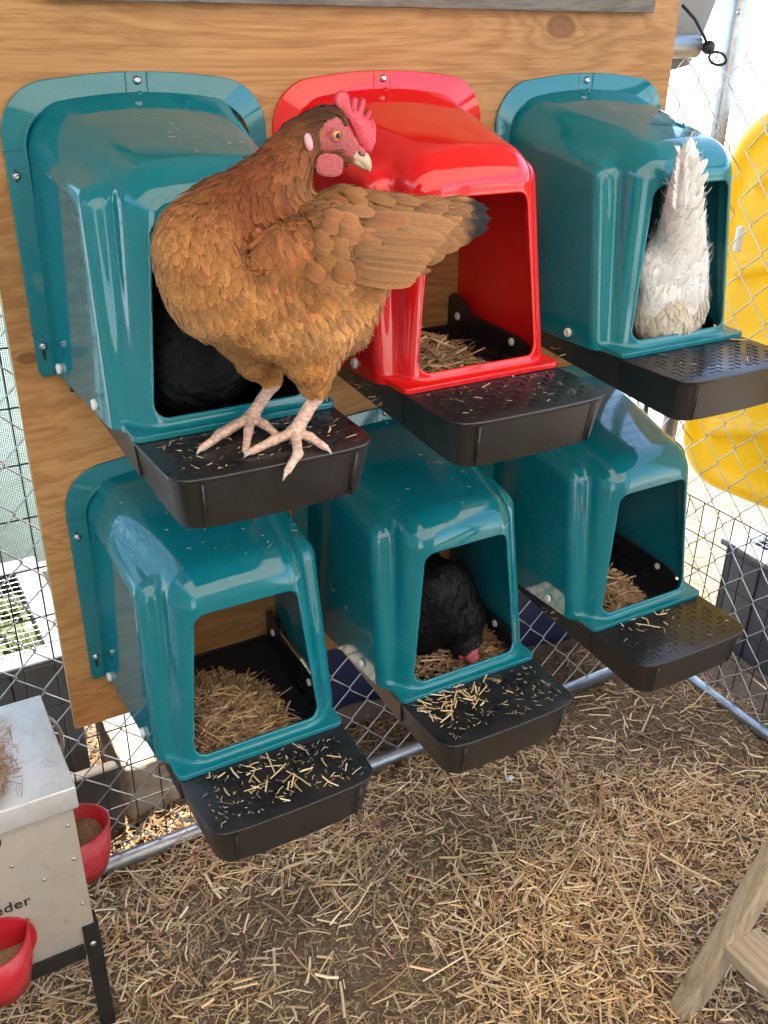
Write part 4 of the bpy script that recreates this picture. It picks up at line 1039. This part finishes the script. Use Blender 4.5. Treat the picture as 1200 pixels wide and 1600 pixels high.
    parts = [feathers(P[keep] - Nn[keep] * .001, D[keep], Nn[keep], Lk, W[keep] * rng.uniform(.72, 1.0, n), C[keep] * rv * lowf, .13, .45, edge=.16, shaft=.50, jitter=.15, root_dark=.50, conform=B)]
    sel = rng.choice(np.where(~bare)[0], 3600); n_ = len(sel)
    parts.append(feathers(P[sel] + Nn[sel] * .004, D[sel], Nn[sel], L[sel] * rng.uniform(.6, 1.1, n_), rng.uniform(.0005, .0011, n_), np.clip(C[sel] * rng.uniform(.9, 1.75, (n_, 1)), 0, .8), .20, .4, jitter=.18, conform=B))
    # wispy down along the belly, vent and thighs
    fz = h(560, 500, HY)[2]
    sel = np.where(~bare & (P[:, 2] < fz + .0) & (P[:, 0] > h(515, 520)[0]))[0]; sel = rng.choice(sel, 1500)
    parts.append(feathers(P[sel], D[sel] + Nn[sel] * .2, Nn[sel], rng.uniform(.014, .028, len(sel)), rng.uniform(.0008, .0018, len(sel)), np.tile(np.array([(.44, .235, .10)]), (len(sel), 1)) * rng.uniform(.7, 1.25, (len(sel), 1)), .45, .6, jitter=.35))
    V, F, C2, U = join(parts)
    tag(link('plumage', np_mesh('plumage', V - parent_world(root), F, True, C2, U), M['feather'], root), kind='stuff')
    # --- large wing and tail feathers, one by one
    def quill(nm, root_p, tip_p, nrm, w, colr, tipc=None, tipw=.7, curl=.3, conf=None, lift=.02, hoff=0.0):
        a = np.array(root_p); b = np.array(tip_p); dd = b - a; Lq = np.linalg.norm(dd); nn = np.array(nrm, float); nn -= dd * (nn @ dd) / Lq ** 2; nn /= np.linalg.norm(nn)
        V, F, Cq, Uq = feathers(a[None], (dd / Lq)[None], nn[None], np.array([Lq]), np.array([w]), np.array([colr]) * random.uniform(.85, 1.15), lift, curl, tipc, tipw, conform=conf, hoff=hoff, edge=.16, shaft=.14, vee=.14, jitter=.0, root_dark=.55)
        return link(nm, np_mesh(nm, V - parent_world(root), F, True, Cq, Uq), M['feather'], root)
    BK = (.014, .013, .012)
    # tail fan: (root px, tip px, y shift)
    for (ru, rv_, tu, tv, y0, y1, w, bk) in ((640, 345, 764, 326, HY - .010, HY - .006, .030, .78), (640, 350, 768, 342, HY - .016, HY - .016, .030, .80), (635, 358, 764, 356, HY - .022, HY - .024, .029, .80), (628, 366, 742, 372, HY - .028, HY - .030, .028, .88),
                                            (620, 374, 722, 384, HY - .034, HY - .036, .027, 2), (645, 340, 750, 318, HY - .002, HY + .000, .029, .9), (640, 335, 735, 312, HY + .006, HY + .008, .027, 2), (640, 345, 757, 330, HY + .014, HY + .018, .028, .8), (636, 352, 757, 350, HY + .022, HY + .026, .028, .8)):
        quill('tail_feather', h(ru, rv_, y0), h(tu, tv, y1), (0, -1 if y0 < HY else 1, .25), w, TA, BK, bk)
    def surf_y(x, z):
        ys = np.linspace(-.53, HY, 62); f = B(np.full(62, x), ys, np.full(62, z)); i = np.argmax(f < 0.0); return ys[i] if f[i] < 0 else HY - .01
    def on_body(u, v, out):
        p = h(u, v, HY - .06)
        for _ in range(3): p = h(u, v, surf_y(p[0], p[2]) - out)
        return p
    # flight feathers along the wing's lower edge, then rows of rounded coverts laid over them
    for i in range(9):
        t = i / 8; r0 = on_body(552 - 20 * t, 345 + 78 * t, .003); tp = h(712 - 62 * t, 352 + 88 * t, r0[1] + .030 - .016 * t)
        quill('wing_feather', r0, tp, (.1, -1, .2), .026, TA)
    for k, (u0, v0, u1, v1, m, L, w) in enumerate(((664, 326, 642, 408, 7, 46, .020), (636, 322, 614, 414, 8, 50, .020), (606, 316, 584, 422, 9, 50, .020), (572, 308, 550, 428, 10, 48, .0195), (538, 304, 516, 428, 11, 46, .018), (506, 304, 486, 422, 11, 40, .016))):
        for i in range(m):
            t = (i + .5 * (k % 2)) / (m - .5); u = u0 + (u1 - u0) * t + random.uniform(-9, 9); v = v0 + (v1 - v0) * t + random.uniform(-4, 4); L = L * random.uniform(.9, 1.12)
            r0 = on_body(u, v, .006 + .0010 * k); e = on_body(min(u + L, 722), v + L * (.06 + .30 * t * (k / 5 + .3)) + random.uniform(-5, 5), .013 + .0012 * k)
            e[1] = min(e[1], r0[1] + .012)
            quill('wing_covert', r0, e, (.05, -1, .25), w * random.uniform(.9, 1.1), tuple(x * random.uniform(.95, 1.10) for x in (TA if k < 3 else (.32, .136, .044))), curl=.6, conf=B, lift=.10, hoff=.0050 + .0006 * k)
    # --- head furnishings
    Z = lambda zx, zy: (430 + zx * .14167, 130 + zy * .14167)
    ring = [(690, 300), (668, 235), (662, 180), (690, 112), (722, 84), (765, 78), (800, 108), (808, 200), (822, 305), (852, 190), (885, 146), (905, 165), (878, 300), (898, 305), (948, 192), (985, 160), (996, 185), (950, 340), (975, 362), (1040, 280), (1052, 312), (1005, 425), (1068, 372), (1090, 480), (1085, 640), (1045, 770), (985, 760), (900, 660), (850, 520), (790, 400)]
    cy = HY - .001; rp = np.array([h(*Z(a, b), cy) for a, b in ring]); ctr = rp.mean(0); nR = len(ring)
    mb = MB(); lay = []
    for (t, s) in ((-.0042, .90), (-.0028, .97), (0, 1.0), (.0028, .97), (.0042, .90)):
        q = ctr + (rp - ctr) * s; q[:, 1] += t + .004 * np.sin((q[:, 2] - ctr[2]) * 60); lay.append(q)
    F = [tuple(range(nR - 1, -1, -1)), tuple(4 * nR + i for i in range(nR))]
    for r in range(4):
        for i in range(nR): F.append((r * nR + i, r * nR + (i + 1) % nR, (r + 1) * nR + (i + 1) % nR, (r + 1) * nR + i))
    mb.add(np.concatenate(lay), F, True); mb.build('comb', M['comb'], root)
    for yy, nm in ((HY - .012, 'wattle'), (HY + .010, 'wattle')):
        wc = h(*Z(600, 905), yy - (.010 if yy < HY else -.004)); ellipsoid(nm, wc, (.0170, .0028, .0120), M['face'], root, Matrix.Rotation(R(8), 3, 'Y'), 16, 2.6, .05)
        ec = h(*Z(368, 650), HY + (-.0265 if yy < HY else .0265)); ellipsoid('ear_lobe', ec, (.0046, .0030, .0092), M['lobe'], root, Matrix.Rotation(R(-12), 3, 'Y'), 12, 2.2, .04)
        sgn = -1 if yy < HY else 1
        ey = HY + sgn * .0235; ep = h(*Z(676, 572), ey) if sgn < 0 else h(*Z(676, 572), HY - .024) + np.array([0, .048, 0])
        eye = ellipsoid('eye', ep, (.0054, .0040, .0054), M['iris'], root, None, 12)
        MB().lathe([(.0029, 0), (.0027, .0007), (.0016, .0011), (.0004, .0012)], ep + np.array([.0005, sgn * .0034, -.0002]), (0.05, sgn, 0), 14).build('pupil', M['pupil'], eye)
        MB().tube([ep + np.array([.0064 * math.cos(a) * (1.08), sgn * .0012, .0058 * math.sin(a)]) for a in np.linspace(0, 2 * math.pi, 21)], .0013, 7, False).build('eyelid', M['face'], eye)
    # beak: upper mandible hooked over the lower
    def beak(pts, nm, mat):
        mb = MB(); V = []; nn = 12
        for (zx, zy, rw, rh) in pts:
            o = h(*Z(zx, zy), HY)
            for j in range(nn): a = 2 * math.pi * j / nn; V.append(o + np.array([rh * .55 * math.sin(a), rw * math.cos(a), rh * .85 * math.sin(a)]))
        F = [(i * nn + j, i * nn + (j + 1) % nn, (i + 1) * nn + (j + 1) % nn, (i + 1) * nn + j) for i in range(len(pts) - 1) for j in range(nn)]
        F += [tuple(range(nn - 1, -1, -1)), tuple((len(pts) - 1) * nn + j for j in range(nn))]
        mb.add(V, F, True); return mb.build(nm, mat, root)
    beak([(840, 760, .0115, .0105), (915, 800, .0100, .0098), (975, 845, .0078, .0086), (1020, 895, .0052, .0064), (1044, 940, .0026, .0036), (1048, 972, .0007, .0010)], 'upper_beak', M['beak'])
    beak([(840, 835, .0080, .0050), (915, 880, .0062, .0042), (985, 930, .0030, .0026), (1010, 948, .0008, .0010)], 'lower_beak', M['beak'])
    ellipsoid('cere', h(*Z(925, 755), HY - .004), (.0085, .0080, .0065), M['face'], root, Matrix.Rotation(R(38), 3, 'Y'), 12)
    ellipsoid('nostril', h(*Z(935, 775), HY - .0125), (.0040, .0010, .0013), M['dark_horn'], root, Matrix.Rotation(R(45), 3, 'Y'), 8)
brown_hen()

def plume(root, P, Nn, mask, dirfn, L, W, colr, lift, mat, n_wisp=0, wispc=None, name='plumage', conform=None):
    idx = np.where(mask)[0]; rad = np.full(len(P), W * .42); keep = idx[poisson(P[idx], rad[idx], rng.permutation(len(idx)))]; n = len(keep)
    D = dirfn(P[keep]); cc = np.tile([colr], (n, 1)) * rng.uniform(.86, 1.14, (n, 1))
    parts = [feathers(P[keep], D, Nn[keep], L * rng.uniform(.8, 1.25, n), W * rng.uniform(.85, 1.2, n), cc, lift, .5, edge=.04, shaft=.04, jitter=.16, root_dark=.20, conform=conform)]
    if n_wisp:
        sel = rng.choice(idx, n_wisp); parts.append(feathers(P[sel], dirfn(P[sel]), Nn[sel], rng.uniform(.012, .026, n_wisp), rng.uniform(.0008, .0020, n_wisp), np.tile([wispc], (n_wisp, 1)) * rng.uniform(.6, 1.2, (n_wisp, 1)), .6, .5, jitter=.4))
    V, F, C, U = join(parts); tag(link(name, np_mesh(name, V - parent_world(root), F, True, C, U), mat, root), kind='stuff')

def white_hen():
    y0 = -.270; f = lambda u, v, y=y0: at(u, v, y); s = 1 / 735.0
    root = empty('white_hen', tuple(np.array([BX[2] - .02, -.2, BZ[2] - .04])), 'white hen seen from behind with its tail raised out of the teal nest box', 'hen')
    B = Blobs()
    B.chain([(f(1050, 465, -.255), 45 * s), (f(1056, 415, -.265), 41 * s), (f(1064, 360, -.285), 29 * s), (f(1069, 300, -.316), 20 * s), (f(1074, 250, -.335), 11 * s), (f(1077, 226, -.342), 4 * s)], .75, .02)
    B.chain([(f(1040, 480, -.26), 43 * s), (f(1050, 450, -.16), 54 * s), (f(1058, 430, -.09), 50 * s)], .85, .03)
    B.cone(f(1024, 420, -.262), f(1040, 380, -.25), 26 * s, 20 * s, .7, .012); B.cone(f(1022, 452, -.266), f(1050, 452, -.270), 17 * s, 15 * s, .8, .006)
    body, P, Nn = blob_mesh('body', B, (.62, -.36, -.12), (.98, -.005, .32), .004, M['white_down'], root)
    zl = f(1045, 470)[2]; zc = f(1060, 380)[2]
    up = lambda p: np.stack([.04 * np.ones(len(p)), -.35 * np.ones(len(p)), np.where(p[:, 2] > zl, 1.0, -1.0) * np.ones(len(p))], 1)
    plume(root, P, Nn, P[:, 2] > zl - .006, lambda p: np.stack([np.zeros(len(p)), -.25 * np.ones(len(p)), np.ones(len(p))], 1), .040, .025, (.90, .87, .82), .07, M['soft_feather'], 900, (.88, .85, .80), conform=B)
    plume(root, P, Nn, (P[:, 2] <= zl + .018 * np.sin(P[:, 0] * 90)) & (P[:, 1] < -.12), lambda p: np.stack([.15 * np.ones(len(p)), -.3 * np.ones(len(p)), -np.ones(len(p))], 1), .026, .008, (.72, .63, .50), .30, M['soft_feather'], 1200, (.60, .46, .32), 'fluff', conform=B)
    # raised tail: overlapping quills, one by one
    for i in range(22):
        t = i / 21; sg = (-1, 1, 0)[i % 3]; ru = 1060 + 9 * t + sg * (17 - 11 * t); rv_ = 432 - 150 * t; w = np.array(f(ru, rv_, -.36))
        p = w + (np.array(f(ru, rv_, -.25)) - w) * np.linspace(0, 1, 60)[:, None]; d = B(*p.T); k = int(np.argmax(d < 0)) if (d < 0).any() else 40; p0 = p[k]
        e = 1e-3; nn = np.array([B(*(p0 + np.eye(3)[q] * e)) - B(*p0) for q in range(3)]) / e; nn /= np.linalg.norm(nn)
        V, F, C, U = feathers(p0[None], np.array([[sg * .10 + .06, -.25, 1.0]]), nn[None], np.array([.072 - .022 * t]), np.array([.025 - .009 * t]), np.array([(.90, .86, .80)]) * random.uniform(.95, 1.03), .11, .3, edge=.04, shaft=.06, jitter=.03, root_dark=.18, conform=B if t < .75 else None)
        link('tail_feather', np_mesh('tail_feather', V - parent_world(root), F, True, C, U), M['soft_feather'], root)
    # frayed near edge of the tail
    n = 60; t = rng.uniform(0, .9, n); a = np.stack([f(1056 + 8 * k, 330 - 100 * k, -.352) for k in t]); 
    sg = np.where(rng.uniform(0, 1, n) < .55, -1, 1); D = np.stack([sg * .45, np.full(n, -.05), np.ones(n)], 1); a[:, 0] += np.where(sg > 0, .018 - .012 * t, 0)
    V, F, C, U = feathers(a, D, np.tile([[0, -1., .1]], (n, 1)), rng.uniform(.012, .022, n), rng.uniform(.0016, .004, n), np.tile([(.85, .80, .74)], (n, 1)), .03, .3, jitter=.15)
    tag(link('tail_fringe', np_mesh('tail_fringe', V - parent_world(root), F, True, C, U), M['soft_feather'], root), kind='stuff')
white_hen()

def black_hen():
    root = empty('black_hen', (BX[4], -.18, BZ[4] - .04), 'black hen with red comb crouching in the lower centre teal nest box', 'hen')
    x0, z0 = BX[4], BZ[4]; q = lambda u, v, y: at(u, v, y)
    B = Blobs()
    B.chain([((x0 - .02, -.16, z0 + .055), .085), ((x0 - .03, -.10, z0 + .13), .075), ((x0 - .05, -.06, z0 + .19), .045)], .9, .03)
    B.chain([(q(690, 930, -.20), .06), (q(715, 965, -.23), .045), (q(728, 1000, -.255), .027)], 1, .02)
    hd = q(728, 1012, -.262); B.cone(hd, hd + np.array([.006, -.014, -.016]), .020, .012, 1, .01)
    def fm(p): return (np.linalg.norm(p - (hd + np.array([.006, -.018, -.012])), axis=1) < .018).astype(int)
    body, P, Nn = blob_mesh('body', B, (x0 - .16, -.315, z0 - .07), (x0 + .12, -.005, z0 + .26), .0045, [M['black_down'], M['face']], root, fm)
    plume(root, P, Nn, np.linalg.norm(P - (hd + np.array([.006, -.020, -.012])), axis=1) > .020, lambda p: np.stack([-.25 * np.ones(len(p)), .8 * np.ones(len(p)), .5 * np.ones(len(p))], 1), .030, .014, (.0055, .005, .0052), .22, M['black_feather'], conform=B)
    for dx, s_ in ((.004, 1.0), (-.022, .8)):
        cc = q(735, 1030, -.275) if dx > 0 else q(719, 1022, -.268)
        ellipsoid('comb' if dx > 0 else 'wattle', cc, (.0058 * s_, .010 * s_, .0125 * s_), M['comb'], root, None, 10, 2.2, .06)
    eye = ellipsoid('eye', q(746, 1007, -.283), (.0035, .0035, .0035), M['pupil'], root, None, 8)
    ellipsoid('beak', q(739, 1042, -.283), (.0045, .007, .005), M['beak'], root, None, 8)
black_hen()
def dark_hen():
    x0, z0 = BX[0], BZ[0]
    root = empty('black_hen', (x0, -.15, z0 - .04), 'black hen barely visible in the dark of the upper left nest box', 'hen')
    B = Blobs()
    B.chain([((x0 - .03, -.19, z0 + .050), .090), ((x0 + .02, -.15, z0 + .075), .100), ((x0 + .05, -.09, z0 + .10), .07)], 1.0, .03)
    B.chain([((x0 - .05, -.12, z0 + .11), .05), ((x0 - .06, -.09, z0 + .18), .034), ((x0 - .055, -.10, z0 + .225), .026)], 1, .025)
    B.chain([((x0 + .05, -.08, z0 + .10), .055), ((x0 + .085, -.05, z0 + .16), .03), ((x0 + .10, -.04, z0 + .21), .018)], .8, .02)
    body, P, Nn = blob_mesh('body', B, (x0 - .15, -.30, z0 - .07), (x0 + .15, -.004, z0 + .27), .005, M['black_down'], root)
    plume(root, P, Nn, np.ones(len(P), bool), lambda p: np.stack([.8 * np.ones(len(p)), .3 * np.ones(len(p)), -.2 * np.ones(len(p))], 1), .034, .017, (.003, .003, .0031), .10, M['black_feather'], conform=B)
dark_hen()

# straw flecks that lie on the hood tops
up = np.where((Nn_hood[:, 2] > .80) & (P_hood[:, 2] > .2) & (P_hood[:, 1] < -.02))[0]
for bi, n, lab in ((3, 46, 'straw flecks on top of the lower left hood'), (4, 22, 'straw flecks on top of the lower centre hood'), (0, 12, 'straw flecks on top of the upper left hood')):
    k = rng.choice(up, n); p = P_hood[k] + Nn_hood[k] * .0008
    V, F, C = straws(p + np.array([BX[bi], 0, BZ[bi]]), rng.uniform(0, 6.283, n), np.arctan2(-Nn_hood[k, 1] * 0, 1.0), np.clip(rng.lognormal(math.log(.006), .5, n), .002, .02), rng.uniform(.0006, .0016, n), straw_cols(n, [3, 2, 1, 4, .4, 0, 2]))
    straw_obj('straw_flecks', V, F, C, lab)
